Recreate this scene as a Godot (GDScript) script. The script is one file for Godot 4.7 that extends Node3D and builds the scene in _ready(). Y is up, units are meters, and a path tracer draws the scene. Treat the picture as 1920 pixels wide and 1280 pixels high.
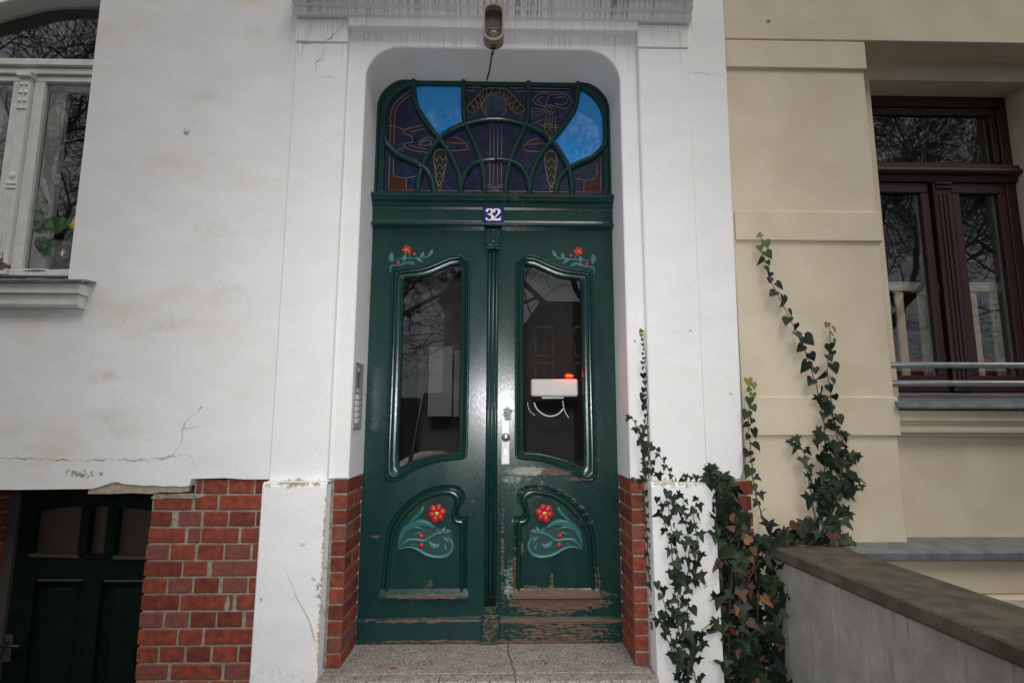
extends Node3D
# A stuccoed town-house entrance with a carved green double door, its brick plinth, the cream house next to it and ivy between them.
# Metres; x = 0 on the door's axis, y = 0 on the doorstep, z = 0 on the face of the door surround, the street lies towards +z.

var M := {}
var used := {}
var box_cache := {}
var rng := RandomNumberGenerator.new()

func _ready():
	rng.seed = 7
	# ---- camera, sky, sun, flash, exposure
	var cam := Camera3D.new()
	cam.name = "camera"
	add_child(cam)
	cam.position = Vector3(0.0475, 1.1654, 2.8226)
	cam.rotation_order = EULER_ORDER_YXZ
	cam.rotation_degrees = Vector3(8.0, -1.2, 0.15)
	cam.fov = 63.2
	cam.near = 0.05
	cam.far = 400.0
	cam.current = true
	var env := Environment.new()
	env.background_mode = Environment.BG_SKY
	var sky := Sky.new()
	var sm := ProceduralSkyMaterial.new()
	sm.sky_top_color = Color(0.90, 0.92, 0.95)
	sm.sky_horizon_color = Color(0.66, 0.67, 0.69)
	sm.sky_curve = 0.4
	sm.ground_bottom_color = Color(0.3, 0.3, 0.3)
	sm.ground_horizon_color = Color(0.6, 0.6, 0.61)
	sm.sun_angle_max = 0.0
	sky.sky_material = sm
	env.sky = sky
	env.background_energy_multiplier = SKY_ENERGY
	env.tonemap_mode = Environment.TONE_MAPPER_LINEAR
	env.tonemap_exposure = EXPOSURE
	env.sdfgi_enabled = true
	env.ssao_enabled = true
	env.ssil_enabled = true
	var we := WorldEnvironment.new()
	we.name = "environment"
	we.environment = env
	add_child(we)
	var sun := DirectionalLight3D.new()
	sun.name = "overcast_sun"
	sun.rotation_degrees = Vector3(-55, 20, 0)
	sun.light_energy = 0.2
	sun.light_color = Color(1.0, 0.97, 0.93)
	sun.light_angular_distance = 25.0
	sun.shadow_enabled = true
	add_child(sun)
	# the photographer's flash on the hot shoe: its mirror image is the bright patch in the gloss paint beside the lock
	var flash := SpotLight3D.new()
	flash.name = "camera_flash"
	flash.position = Vector3(0.03, 1.32, 2.8)
	flash.rotation_degrees = Vector3(0.0, -1.2, 0)
	flash.spot_angle = 50.0
	flash.spot_angle_attenuation = 1.0
	flash.spot_range = 40.0
	flash.spot_attenuation = 2.0
	flash.light_energy = FLASH
	flash.light_size = 0.05
	flash.light_color = Color(1.0, 1.0, 1.0)
	flash.shadow_enabled = true
	add_child(flash)
	make_materials()
	ground()
	white_house()
	cream_house()
	garden_wall()
	rooms()
	street_trees()
	far_houses()
	small_things()
	ivy()

const SKY_ENERGY := 0.60
const EXPOSURE := 2.2
const FLASH := 2.3

# ---------------------------------------------------------------- nodes
func numbered(parent: Node, called: String) -> String:
	var key := str(parent.get_instance_id()) + called
	var n: int = used.get(key, 0)
	used[key] = n + 1
	return called if n == 0 else "%s_%03d" % [called, n]

func node(called: String, parent: Node = self, at := Vector3.ZERO) -> Node3D:
	var o := Node3D.new()
	o.name = numbered(parent, called)
	parent.add_child(o)
	o.position = at
	return o

func part(called: String, mesh: Mesh, m: Material, parent: Node = self, at := Vector3.ZERO, turn := Vector3.ZERO) -> MeshInstance3D:
	var o := MeshInstance3D.new()
	o.name = numbered(parent, called)
	o.mesh = mesh
	o.material_override = m
	parent.add_child(o)
	o.position = at
	o.rotation = turn
	return o

func tag(o: Node, label: String, category := "", group := "", kind := "") -> Node:
	if label: o.set_meta("label", label)
	if category: o.set_meta("category", category)
	if group: o.set_meta("group", group)
	if kind: o.set_meta("kind", kind)
	return o

# ---------------------------------------------------------------- shapes
func V(x: float, y: float) -> Vector2:
	return Vector2(x, y)

func begin(smooth := false) -> SurfaceTool:
	var st := SurfaceTool.new()
	st.begin(Mesh.PRIMITIVE_TRIANGLES)
	st.set_smooth_group(0 if smooth else -1)
	return st

func done(st: SurfaceTool) -> ArrayMesh:
	st.index()
	st.generate_normals()
	return st.commit()

func tri(st: SurfaceTool, a: Vector3, b: Vector3, c: Vector3):   # counter-clockwise seen from outside
	st.add_vertex(a)
	st.add_vertex(c)
	st.add_vertex(b)

func quad(st: SurfaceTool, a: Vector3, b: Vector3, c: Vector3, d: Vector3):
	tri(st, a, b, c)
	tri(st, a, c, d)

func add_box(st: SurfaceTool, lo: Vector3, hi: Vector3, b := 0.0):   # chamfered box
	var c := (lo + hi) / 2
	var h := (hi - lo) / 2
	if b <= 0.0:
		for ax in 3:
			for s in [-1.0, 1.0]:
				var n := Vector3.ZERO
				n[ax] = s
				var u := Vector3.ZERO
				u[(ax + 1) % 3] = 1
				var v := Vector3.ZERO
				v[(ax + 2) % 3] = s
				var p: Vector3 = c + n * h
				quad(st, p - u * h - v * h, p + u * h - v * h, p + u * h + v * h, p - u * h + v * h)
		return
	var i := h - Vector3.ONE * b
	for ax in 3:
		var a1 := (ax + 1) % 3
		var a2 := (ax + 2) % 3
		for s in [-1.0, 1.0]:
			var k: Array[Vector3] = []
			for t in [[-1.0, -1.0], [1.0, -1.0], [1.0, 1.0], [-1.0, 1.0]]:
				var p := c
				p[ax] += s * h[ax]
				p[a1] += t[0] * i[a1]
				p[a2] += t[1] * s * i[a2]
				k.append(p)
			quad(st, k[0], k[1], k[2], k[3])
		for s in [-1.0, 1.0]:      # chamfers between faces a1 and a2, running along ax
			for t in [-1.0, 1.0]:
				var e: Array[Vector3] = []
				for w in [-1.0, 1.0]:
					var p := c
					p[a1] += s * h[a1]
					p[a2] += t * i[a2]
					p[ax] += w * i[ax]
					var q := c
					q[a1] += s * i[a1]
					q[a2] += t * h[a2]
					q[ax] += w * i[ax]
					e.append(p)
					e.append(q)
				if s * t > 0:
					quad(st, e[0], e[1], e[3], e[2])
				else:
					quad(st, e[2], e[3], e[1], e[0])
	for sx in [-1.0, 1.0]:
		for sy in [-1.0, 1.0]:
			for sz in [-1.0, 1.0]:
				var s := Vector3(sx, sy, sz)
				var p := c + s * Vector3(h.x, i.y, i.z)
				var q := c + s * Vector3(i.x, h.y, i.z)
				var r := c + s * Vector3(i.x, i.y, h.z)
				if sx * sy * sz > 0:
					tri(st, p, q, r)
				else:
					tri(st, p, r, q)

func box(size: Vector3, b := 0.0) -> ArrayMesh:
	var key := "%.3f %.3f %.3f %.4f" % [size.x, size.y, size.z, b]
	if not box_cache.has(key):
		var st := begin()
		add_box(st, -size / 2, size / 2, b)
		box_cache[key] = done(st)
	return box_cache[key]

func slab(called: String, lo: Vector3, hi: Vector3, m: Material, parent: Node, b := 0.0) -> MeshInstance3D:
	return part(called, box(hi - lo, b), m, parent, (lo + hi) / 2)

func inset(poly: PackedVector2Array, d: float) -> PackedVector2Array:   # counter-clockwise outline moved inwards by d
	var out := PackedVector2Array()
	var n := poly.size()
	for k in n:
		var a := (poly[k] - poly[(k + n - 1) % n]).normalized()
		var b := (poly[(k + 1) % n] - poly[k]).normalized()
		var na := V(-a.y, a.x)
		var nb := V(-b.y, b.x)
		var m := (na + nb)
		m = m / maxf(m.length_squared() * 0.5, 0.5)
		out.append(poly[k] + m * d)
	return out

func add_face(st: SurfaceTool, poly: PackedVector2Array, z: float):
	var t := Geometry2D.triangulate_polygon(poly)
	for k in range(0, t.size(), 3):
		var a := poly[t[k]]
		var b := poly[t[k + 1]]
		var c := poly[t[k + 2]]
		if (b - a).cross(c - a) < 0:
			var s := b
			b = c
			c = s
		tri(st, Vector3(a.x, a.y, z), Vector3(b.x, b.y, z), Vector3(c.x, c.y, z))

func add_rim(st: SurfaceTool, a: PackedVector2Array, za: float, b: PackedVector2Array, zb: float):   # a = front/inner ring, b = back/outer ring
	var n := a.size()
	for k in n:
		var j := (k + 1) % n
		quad(st, Vector3(b[k].x, b[k].y, zb), Vector3(b[j].x, b[j].y, zb), Vector3(a[j].x, a[j].y, za), Vector3(a[k].x, a[k].y, za))

func add_prism(st: SurfaceTool, poly: PackedVector2Array, z0: float, z1: float, b := 0.0):
	if Geometry2D.is_polygon_clockwise(poly):
		poly = poly.duplicate()
		poly.reverse()
	if b > 0.0:
		var inner := inset(poly, b)
		add_face(st, inner, z1)
		add_rim(st, inner, z1, poly, z1 - b)
		add_rim(st, poly, z1 - b, poly, z0)
	else:
		add_face(st, poly, z1)
		add_rim(st, poly, z1, poly, z0)

func prism(poly: PackedVector2Array, z0: float, z1: float, b := 0.0) -> ArrayMesh:
	var st := begin()
	add_prism(st, poly, z0, z1, b)
	return done(st)

func rect(x0: float, y0: float, x1: float, y1: float) -> PackedVector2Array:
	return PackedVector2Array([V(x0, y0), V(x1, y0), V(x1, y1), V(x0, y1)])

func round_rect(x0: float, y0: float, x1: float, y1: float, r: float, n := 5) -> PackedVector2Array:
	var out := PackedVector2Array()
	for c in [[x1 - r, y0 + r, -90.0], [x1 - r, y1 - r, 0.0], [x0 + r, y1 - r, 90.0], [x0 + r, y0 + r, 180.0]]:
		for k in n + 1:
			var a := deg_to_rad(float(c[2]) + 90.0 * k / n)
			out.append(V(c[0] + r * cos(a), c[1] + r * sin(a)))
	return out

func ellipse(c: Vector2, rx: float, ry: float, n := 20) -> PackedVector2Array:
	var out := PackedVector2Array()
	for k in n:
		out.append(c + V(rx * cos(TAU * k / n), ry * sin(TAU * k / n)))
	return out

func P(a: Array) -> PackedVector2Array:   # flat list x, y, x, y ...
	var out := PackedVector2Array()
	for k in range(0, a.size(), 2):
		out.append(V(a[k], a[k + 1]))
	return out

func curve(pts: PackedVector2Array, sub := 6, closed := false) -> PackedVector2Array:   # Catmull-Rom
	var out := PackedVector2Array()
	var n := pts.size()
	for k in (n if closed else n - 1):
		var p0 := pts[(k + n - 1) % n] if closed or k > 0 else pts[0] * 2 - pts[1]
		var p1 := pts[k]
		var p2 := pts[(k + 1) % n]
		var p3 := pts[(k + 2) % n] if closed or k + 2 < n else pts[n - 1] * 2 - pts[n - 2]
		for s in sub:
			var t := float(s) / sub
			out.append(0.5 * ((2.0 * p1) + (p2 - p0) * t + (2.0 * p0 - 5.0 * p1 + 4.0 * p2 - p3) * t * t + (3.0 * p1 - p0 - 3.0 * p2 + p3) * t * t * t))
	if not closed:
		out.append(pts[n - 1])
	return out

func resample(pts: PackedVector2Array, n: int) -> PackedVector2Array:   # closed outline, n points of equal spacing
	var c := pts.duplicate()
	c.append(pts[0])
	var total := 0.0
	for k in c.size() - 1:
		total += c[k].distance_to(c[k + 1])
	var out := PackedVector2Array()
	var at := 0.0
	var i := 0
	for k in n:
		var want := total * k / n
		while i < c.size() - 2 and at + c[i].distance_to(c[i + 1]) < want:
			at += c[i].distance_to(c[i + 1])
			i += 1
		out.append(c[i].lerp(c[i + 1], clampf((want - at) / maxf(c[i].distance_to(c[i + 1]), 1e-6), 0, 1)))
	return out

func mirror(pts: PackedVector2Array) -> PackedVector2Array:
	var out := PackedVector2Array()
	for p in pts:
		out.append(V(-p.x, p.y))
	out.reverse()
	return out

func flip(pts: PackedVector2Array, s: float) -> PackedVector2Array:   # s = -1: the same outline on the other leaf, still counter-clockwise
	return pts if s > 0 else mirror(pts)

func loft(a: PackedVector2Array, b: PackedVector2Array, prof: Array, z: float) -> ArrayMesh:   # moulding between two outlines; prof: share of the way from a to b, height over z
	var st := begin(true)
	for k in prof.size() - 1:
		var ra := PackedVector2Array()
		var rb := PackedVector2Array()
		for i in a.size():
			ra.append(a[i].lerp(b[i], prof[k][0]))
			rb.append(a[i].lerp(b[i], prof[k + 1][0]))
		st.set_smooth_group(k + 1)
		add_rim(st, rb, z + prof[k + 1][1], ra, z + prof[k][1])
	return done(st)

func holed(outer: PackedVector2Array, holes: Array, z: float, back: float, step := 0.03) -> ArrayMesh:   # flat board with holes, edges down to back
	var pts := PackedVector2Array()
	var ring := PackedVector2Array()
	for k in outer.size():
		var a := outer[k]
		var b := outer[(k + 1) % outer.size()]
		var n := maxi(1, int(a.distance_to(b) / step))
		for i in n:
			ring.append(a.lerp(b, float(i) / n))
	pts.append_array(ring)
	var dense := []
	for h in holes:
		var dh := PackedVector2Array()
		for k in h.size():
			var a: Vector2 = h[k]
			var b: Vector2 = h[(k + 1) % h.size()]
			var n := maxi(1, int(a.distance_to(b) / step))
			for i in n:
				dh.append(a.lerp(b, float(i) / n))
		dense.append(dh)
		pts.append_array(dh)
	var t := Geometry2D.triangulate_delaunay(pts)
	var st := begin()
	for k in range(0, t.size(), 3):
		var a := pts[t[k]]
		var b := pts[t[k + 1]]
		var c := pts[t[k + 2]]
		var m := (a + b + c) / 3
		if not Geometry2D.is_point_in_polygon(m, outer):
			continue
		var inside := false
		for h in holes:
			if Geometry2D.is_point_in_polygon(m, h):
				inside = true
				break
		if inside:
			continue
		if (b - a).cross(c - a) < 0:
			var s := b
			b = c
			c = s
		tri(st, Vector3(a.x, a.y, z), Vector3(b.x, b.y, z), Vector3(c.x, c.y, z))
	add_rim(st, ring, z, ring, back)
	for h in holes:
		var r: PackedVector2Array = h.duplicate()
		r.reverse()
		add_rim(st, r, z, r, back)
	return done(st)

func add_tube(st: SurfaceTool, pts: Array, rads: Array, sides := 6):
	var prev: Array[Vector3] = []
	var up := Vector3(0.13, 0.21, 1).normalized()
	for k in pts.size():
		var a: Vector3 = pts[maxi(0, k - 1)]
		var b: Vector3 = pts[mini(pts.size() - 1, k + 1)]
		var d := (b - a).normalized()
		if absf(d.dot(up)) > 0.97: up = Vector3(1, 0.2, 0.1).normalized()
		var u := d.cross(up).normalized()
		var v := d.cross(u)
		var ring: Array[Vector3] = []
		var r: float = rads[k] if rads.size() > 1 else rads[0]
		for s in sides:
			var an := TAU * s / sides
			ring.append(Vector3(pts[k]) + (u * cos(an) + v * sin(an)) * r)
		if prev.size():
			for s in sides:
				var j := (s + 1) % sides
				quad(st, prev[s], ring[s], ring[j], prev[j])
		else:
			for s in range(1, sides - 1):
				tri(st, ring[0], ring[s], ring[s + 1])
		prev = ring
	for s in range(1, sides - 1):
		tri(st, prev[0], prev[s + 1], prev[s])

func tube(pts: Array, rads: Array, sides := 6) -> ArrayMesh:
	var st := begin(true)
	add_tube(st, pts, rads, sides)
	return done(st)

func flat_tube(pts: PackedVector2Array, z: float, r: float, sides := 6) -> ArrayMesh:
	var a := []
	for p in pts: a.append(Vector3(p.x, p.y, z))
	return tube(a, [r], sides)

func lathe(prof: PackedVector2Array, segs := 20) -> ArrayMesh:   # x = radius, y = height
	var st := begin(true)
	for k in prof.size() - 1:
		for s in segs:
			var a := TAU * s / segs
			var b := TAU * (s + 1) / segs
			var p := prof[k]
			var q := prof[k + 1]
			quad(st, Vector3(p.x * cos(a), p.y, -p.x * sin(a)), Vector3(p.x * cos(b), p.y, -p.x * sin(b)), Vector3(q.x * cos(b), q.y, -q.x * sin(b)), Vector3(q.x * cos(a), q.y, -q.x * sin(a)))
	return done(st)

func rail(prof: PackedVector2Array, x0: float, x1: float) -> ArrayMesh:   # profile (z, y) counter-clockwise seen from -x ... run along x, ends closed
	var st := begin()
	if Geometry2D.is_polygon_clockwise(prof):
		prof = prof.duplicate()
		prof.reverse()
	var n := prof.size()
	for k in n:
		var a := prof[k]
		var b := prof[(k + 1) % n]
		quad(st, Vector3(x0, a.y, a.x), Vector3(x0, b.y, b.x), Vector3(x1, b.y, b.x), Vector3(x1, a.y, a.x))
	var t := Geometry2D.triangulate_polygon(prof)
	for k in range(0, t.size(), 3):
		for x in [x0, x1]:
			tri(st, Vector3(x, prof[t[k]].y, prof[t[k]].x), Vector3(x, prof[t[k + 1]].y, prof[t[k + 1]].x), Vector3(x, prof[t[k + 2]].y, prof[t[k + 2]].x))
	return done(st)

func add_blade(st: SurfaceTool, pts: PackedVector2Array, w: Array, z: float, h: float, crease := 0.0):   # carved leaf or scroll: domed ribbon along a curve
	var c := curve(pts, 5)
	var n := c.size()
	var prev: Array[Vector3] = []
	for k in n:
		var t := float(k) / (n - 1) * (w.size() - 1)
		var i := mini(int(t), w.size() - 2)
		var r: float = lerpf(w[i], w[i + 1], t - i)
		var d := (c[mini(k + 1, n - 1)] - c[maxi(k - 1, 0)]).normalized()
		var nn := V(-d.y, d.x)
		var ring: Array[Vector3] = []
		for s in 7:
			var u := s / 3.0 - 1.0
			var p := c[k] + nn * r * u
			var hh := h * minf(1.0, r / 0.008) * (sqrt(maxf(0.0, 1.0 - u * u)) - crease * maxf(0.0, 1.0 - absf(u) * 2.5))
			ring.append(Vector3(p.x, p.y, z - 0.002 + hh))
		if prev.size():
			for s in 6:
				quad(st, prev[s + 1], prev[s], ring[s], ring[s + 1])
		prev = ring

func add_dome(st: SurfaceTool, c: Vector3, rx: float, ry: float, h: float, turn := 0.0, segs := 10, rings := 4):
	for i in rings:
		var a := PI / 2 * i / rings
		var b := PI / 2 * (i + 1) / rings
		for s in segs:
			var q: Array[Vector3] = []
			for e in [[a, s], [a, s + 1], [b, s + 1], [b, s]]:
				var an = TAU * e[1] / segs
				var p := V(cos(an) * rx, sin(an) * ry).rotated(turn) * cos(e[0])
				q.append(c + Vector3(p.x, p.y, h * sin(e[0])))
			quad(st, q[0], q[1], q[2], q[3])

func dome(rx: float, ry: float, h: float, segs := 14, rings := 5) -> ArrayMesh:
	var st := begin(true)
	add_dome(st, Vector3.ZERO, rx, ry, h, 0.0, segs, rings)
	return done(st)

# ---------------------------------------------------------------- materials
func fnl(seed_: int, freq: float, oct := 4, type := FastNoiseLite.TYPE_SIMPLEX_SMOOTH) -> FastNoiseLite:
	var n := FastNoiseLite.new()
	n.seed = seed_
	n.noise_type = type
	n.frequency = freq
	n.fractal_octaves = oct
	return n

func field(seed_: int, freq: float, w: int, h: int, oct := 4, seamless := false, stretch := 1.0) -> PackedByteArray:   # noise 0..255; stretch > 1 draws it out sideways, < 1 upwards
	var n := fnl(seed_, freq, oct)
	var sw := maxi(8, int(w / maxf(1.0, stretch)))
	var sh := maxi(8, int(h / maxf(1.0, 1.0 / stretch)))
	var im: Image = n.get_seamless_image(sw, sh) if seamless else n.get_image(sw, sh)
	im.convert(Image.FORMAT_L8)
	if sw != w or sh != h:
		im.resize(w, h, Image.INTERPOLATE_CUBIC)
	return im.get_data()

func lin(r: float, g: float, b: float) -> Color:
	return Color(r, g, b).linear_to_srgb()

func plain(called: String, c: Color, rough := 0.7, metal := 0.0) -> StandardMaterial3D:
	var m := StandardMaterial3D.new()
	m.resource_name = called
	m.albedo_color = c.linear_to_srgb()
	m.roughness = rough
	m.metallic = metal
	M[called] = m
	return m

func tri_map(m: StandardMaterial3D, scale: Vector3, offset := Vector3.ZERO):
	m.uv1_triplanar = true
	m.uv1_world_triplanar = true
	m.uv1_triplanar_sharpness = 8.0
	m.uv1_scale = scale
	m.uv1_offset = offset

func rgb_tex(buf: PackedByteArray, w: int, h: int, mip := true) -> ImageTexture:
	var im := Image.create_from_data(w, h, false, Image.FORMAT_RGB8, buf)
	if mip: im.generate_mipmaps()
	return ImageTexture.create_from_image(im)

func grey_tex(buf: PackedByteArray, w: int, h: int) -> ImageTexture:
	return ImageTexture.create_from_image(Image.create_from_data(w, h, false, Image.FORMAT_L8, buf))

# tiling two-tone surface: colour wanders between a and b, with speckle; relief from the fine noise
func mottled(called: String, a: Color, b: Color, metres: float, rough: float, f1 := 0.012, f2 := 0.15, speck := 0.12, relief := 0.3, seed_ := 1, size := 512) -> StandardMaterial3D:
	var n1 := field(seed_, f1, size, size, 4, true)
	var n2 := field(seed_ + 5, f2, size, size, 3, true)
	var buf := PackedByteArray()
	buf.resize(size * size * 3)
	var sa := a.linear_to_srgb()
	var sb := b.linear_to_srgb()
	for k in size * size:
		var t := clampf((n1[k] / 255.0 - 0.5) * 1.6 + 0.5, 0, 1)
		var s := 255.0 * (1.0 + speck * (n2[k] / 127.5 - 1.0))
		buf[k * 3] = int(clampf(lerpf(sa.r, sb.r, t) * s, 0, 255))
		buf[k * 3 + 1] = int(clampf(lerpf(sa.g, sb.g, t) * s, 0, 255))
		buf[k * 3 + 2] = int(clampf(lerpf(sa.b, sb.b, t) * s, 0, 255))
	var m := plain(called, Color(1, 1, 1), rough)
	m.albedo_texture = rgb_tex(buf, size, size)
	if relief > 0.0:
		m.heightmap_enabled = true
		m.heightmap_texture = grey_tex(n2, size, size)
		m.heightmap_scale = relief
	tri_map(m, Vector3.ONE / metres)
	return m

func toned(called: String, from: String, c: Color) -> StandardMaterial3D:
	var m: StandardMaterial3D = M[from].duplicate()
	m.resource_name = called
	m.albedo_color = c
	M[called] = m
	return m

# a map laid over a stretch of wall: top left corner at (x0, y1), metres wide and high
var mw := 0
var mh := 0
var mx := 0.0
var my := 0.0
var mpx := 0.0

func stamp(buf: PackedByteArray, x: float, y: float, r: float, c: Color, alpha: float):   # soft dot, metres
	var px := (x - mx) * mpx
	var py := (my - y) * mpx
	var pr := r * mpx
	for j in range(maxi(0, int(py - pr - 1)), mini(mh, int(py + pr + 2))):
		for i in range(maxi(0, int(px - pr - 1)), mini(mw, int(px + pr + 2))):
			var d := clampf(pr + 0.5 - V(i - px, j - py).length(), 0, 1) * alpha
			if d > 0.0:
				var k := (j * mw + i) * 3
				buf[k] = int(lerpf(buf[k], c.r * 255, d))
				buf[k + 1] = int(lerpf(buf[k + 1], c.g * 255, d))
				buf[k + 2] = int(lerpf(buf[k + 2], c.b * 255, d))

func crack(buf: PackedByteArray, pts: PackedVector2Array, w: float, c: Color, alpha: float, shake := 0.006):
	for k in pts.size() - 1:
		var n := int(pts[k].distance_to(pts[k + 1]) * mpx) + 1
		for i in n:
			var p := pts[k].lerp(pts[k + 1], float(i) / n)
			var t := p.x * 40.0 + p.y * 31.0
			p += V(sin(t * 1.7) + 0.6 * sin(t * 4.3), sin(t * 2.1 + 1.0) + 0.6 * sin(t * 5.1)) * shake * 0.5
			stamp(buf, p.x, p.y, w * (0.6 + 0.4 * sin(t * 0.9)), c, alpha)

func white_stucco():
	mw = 1024
	mh = 1024
	mx = -3.0
	my = 4.1
	mpx = 1024.0 / 4.5
	var soft := field(11, 0.006, mw, mh, 4, false, 2.2)
	var mid := field(12, 0.02, mw, mh, 4, false, 1.6)
	var fine := field(13, 0.3, mw, mh, 2)
	var trowel := field(16, 0.07, mw, mh, 3, false, 3.0)
	var relief := PackedByteArray()
	relief.resize(mw * mh)
	var streak := field(14, 0.3, mw, mh, 3, false, 0.04)
	var reach := field(15, 0.05, mw, mh, 2, false, 0.02)
	var buf := PackedByteArray()
	buf.resize(mw * mh * 3)
	for j in mh:
		var y := my - j / mpx
		for i in mw:
			var k := j * mw + i
			var x := mx + i / mpx
			relief[k] = int(fine[k] * 0.6 + trowel[k] * 0.25 + mid[k] * 0.15)
			var v := 0.885 + (fine[k] / 255.0 - 0.5) * 0.05 + (mid[k] / 255.0 - 0.5) * 0.035 + (trowel[k] / 255.0 - 0.5) * 0.012
			var warm := clampf((soft[k] / 255.0 - 0.52) * 2.6, 0, 1) * clampf((mid[k] / 255.0 - 0.3) * 2.0, 0, 1)
			if x > -1.08: warm *= 0.25
			var r := v * (1.0 - 0.075 * warm)
			var g := v * (1.0 - 0.105 * warm) * 1.0
			var b := v * (1.0 - 0.16 * warm)
			if y > 3.02 and y < 3.6 and absf(x) < 1.12:      # soot washed down below the cornice in streaks
				var s := clampf((streak[k] / 255.0 - 0.47) * 5.0, 0, 1)
				var low := 3.34 - reach[k] / 255.0 * 0.36
				s *= clampf((y - low) * 9.0, 0, 1) * 0.10 * (0.4 + 2.4 * clampf(mid[k] / 255.0 - 0.25, 0, 1))
				if y > 3.34: s = clampf((streak[k] / 255.0 - 0.50) * 6.0, 0, 1) * (0.12 + 0.45 * clampf(mid[k] / 170.0 - 0.35, 0, 1))
				r = lerpf(r, 0.33, s)
				g = lerpf(g, 0.25, s)
				b = lerpf(b, 0.235, s)
			buf[k * 3] = int(clampf(r * 255, 0, 255))
			buf[k * 3 + 1] = int(clampf(g * 255, 0, 255))
			buf[k * 3 + 2] = int(clampf(b * 255, 0, 255))
	var dark := Color(0.3, 0.28, 0.27)
	crack(buf, P([-2.62, 0.98, -2.39, 0.974, -2.2, 0.97, -2.0, 0.962, -1.85, 0.968, -1.748, 0.964, -1.62, 0.975, -1.569, 0.983]), 0.0022, dark, 0.75)
	crack(buf, P([-1.569, 0.983, -1.54, 1.02, -1.523, 1.06, -1.522, 1.11, -1.518, 1.151, -1.47, 1.19, -1.433, 1.23]), 0.0018, dark, 0.6)
	crack(buf, P([-1.569, 0.983, -1.50, 0.99, -1.47, 0.985, -1.46, 0.94, -1.44, 0.92]), 0.002, dark, 0.5)
	crack(buf, P([-1.72, 0.962, -1.66, 0.955, -1.58, 0.978]), 0.002, dark, 0.45)
	crack(buf, P([-1.52, 1.12, -1.47, 1.125, -1.45, 1.13]), 0.002, dark, 0.4)
	crack(buf, P([-1.05, 3.19, -0.93, 3.195, -0.89, 3.22, -0.85, 3.27, -0.80, 3.33]), 0.003, dark, 0.6)
	crack(buf, P([-0.93, 3.195, -0.935, 3.10, -0.965, 3.08, -0.965, 3.02]), 0.0025, dark, 0.5)
	crack(buf, P([-1.0, 3.01, -0.9, 2.995, -0.85, 2.995]), 0.002, dark, 0.3)
	crack(buf, P([-0.95, 0.48, -0.9, 0.36, -0.84, 0.27, -0.79, 0.15]), 0.0022, dark, 0.5)
	crack(buf, P([-0.72, 3.245, -0.62, 3.235, -0.56, 3.23]), 0.0018, dark, 0.35)
	crack(buf, P([1.1, 3.07, 1.18, 3.065, 1.28, 3.06]), 0.002, dark, 0.35)
	for s in [[-1.632, 2.68, 0.014], [-1.636, 2.672, 0.009], [-0.88, 0.585, 0.008], [-0.80, 0.40, 0.012], [-0.79, 0.36, 0.014], [-1.06, 0.34, 0.008], [1.02, 1.62, 0.006], [0.74, 1.57, 0.008], [-2.0, 0.9, 0.018], [-1.95, 0.895, 0.012], [-2.05, 0.905, 0.015], [-1.9, 0.9, 0.01], [1.22, 1.3, 0.006], [-0.82, 0.43, 0.008], [1.01, 0.4, 0.012], [1.04, 0.25, 0.01], [0.86, 0.1, 0.015]]:
		for q in 9:
			stamp(buf, s[0] + rng.randfn() * s[2] * 0.7, s[1] + rng.randfn() * s[2] * 0.5, s[2] * rng.randf_range(0.15, 0.5), Color(0.48, 0.47, 0.45), 0.6)
	for q in 420:       # pits and specks all over the old render
		stamp(buf, rng.randf_range(-2.9, 1.3), rng.randf_range(0.0, 3.6), rng.randf_range(0.0012, 0.0035), Color(0.60, 0.58, 0.55), rng.randf_range(0.2, 0.6))
	for q in 9:         # filled patches, a shade off
		var pc := V(rng.randf_range(-2.1, -1.15), rng.randf_range(1.1, 3.3))
		for e in 60:
			stamp(buf, pc.x + rng.randfn() * 0.06, pc.y + rng.randfn() * 0.02, rng.randf_range(0.006, 0.02), Color(0.82, 0.80, 0.765), 0.10)
	for q in 260:       # rust running down the inner edge of the pedestal
		stamp(buf, -0.781 + rng.randfn() * 0.003, 0.8 - rng.randf() * 0.75, rng.randf_range(0.002, 0.005), Color(0.55, 0.33, 0.14), 0.4 if sin(q * 0.7) > -0.3 else 0.1)
	for q in 130:       # splash dirt at the foot and along the pedestal tops
		stamp(buf, (-1.0 if q % 2 else 0.85) + rng.randfn() * 0.12, rng.randf_range(-0.1, 0.06), rng.randf_range(0.002, 0.007), Color(0.55, 0.52, 0.48), 0.25)
		stamp(buf, (-0.93 if q % 3 else 0.9) + rng.randfn() * 0.07, 0.862 + rng.randfn() * 0.006, rng.randf_range(0.003, 0.009), Color(0.56, 0.53, 0.42), 0.5)
	var m := plain("stucco", Color(1, 1, 1), 0.85)
	m.albedo_texture = rgb_tex(buf, mw, mh)
	m.heightmap_enabled = true
	m.heightmap_texture = grey_tex(relief, mw, mh)
	m.heightmap_scale = 0.12
	tri_map(m, Vector3(1, 1, 1) / 4.5, Vector3(-mx / 4.5, -my / 4.5, 0))

func worn(pts: Array, spread: float) -> Array:
	var out := []
	for p in pts: out.append([p[0], p[1], spread])
	return out

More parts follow.
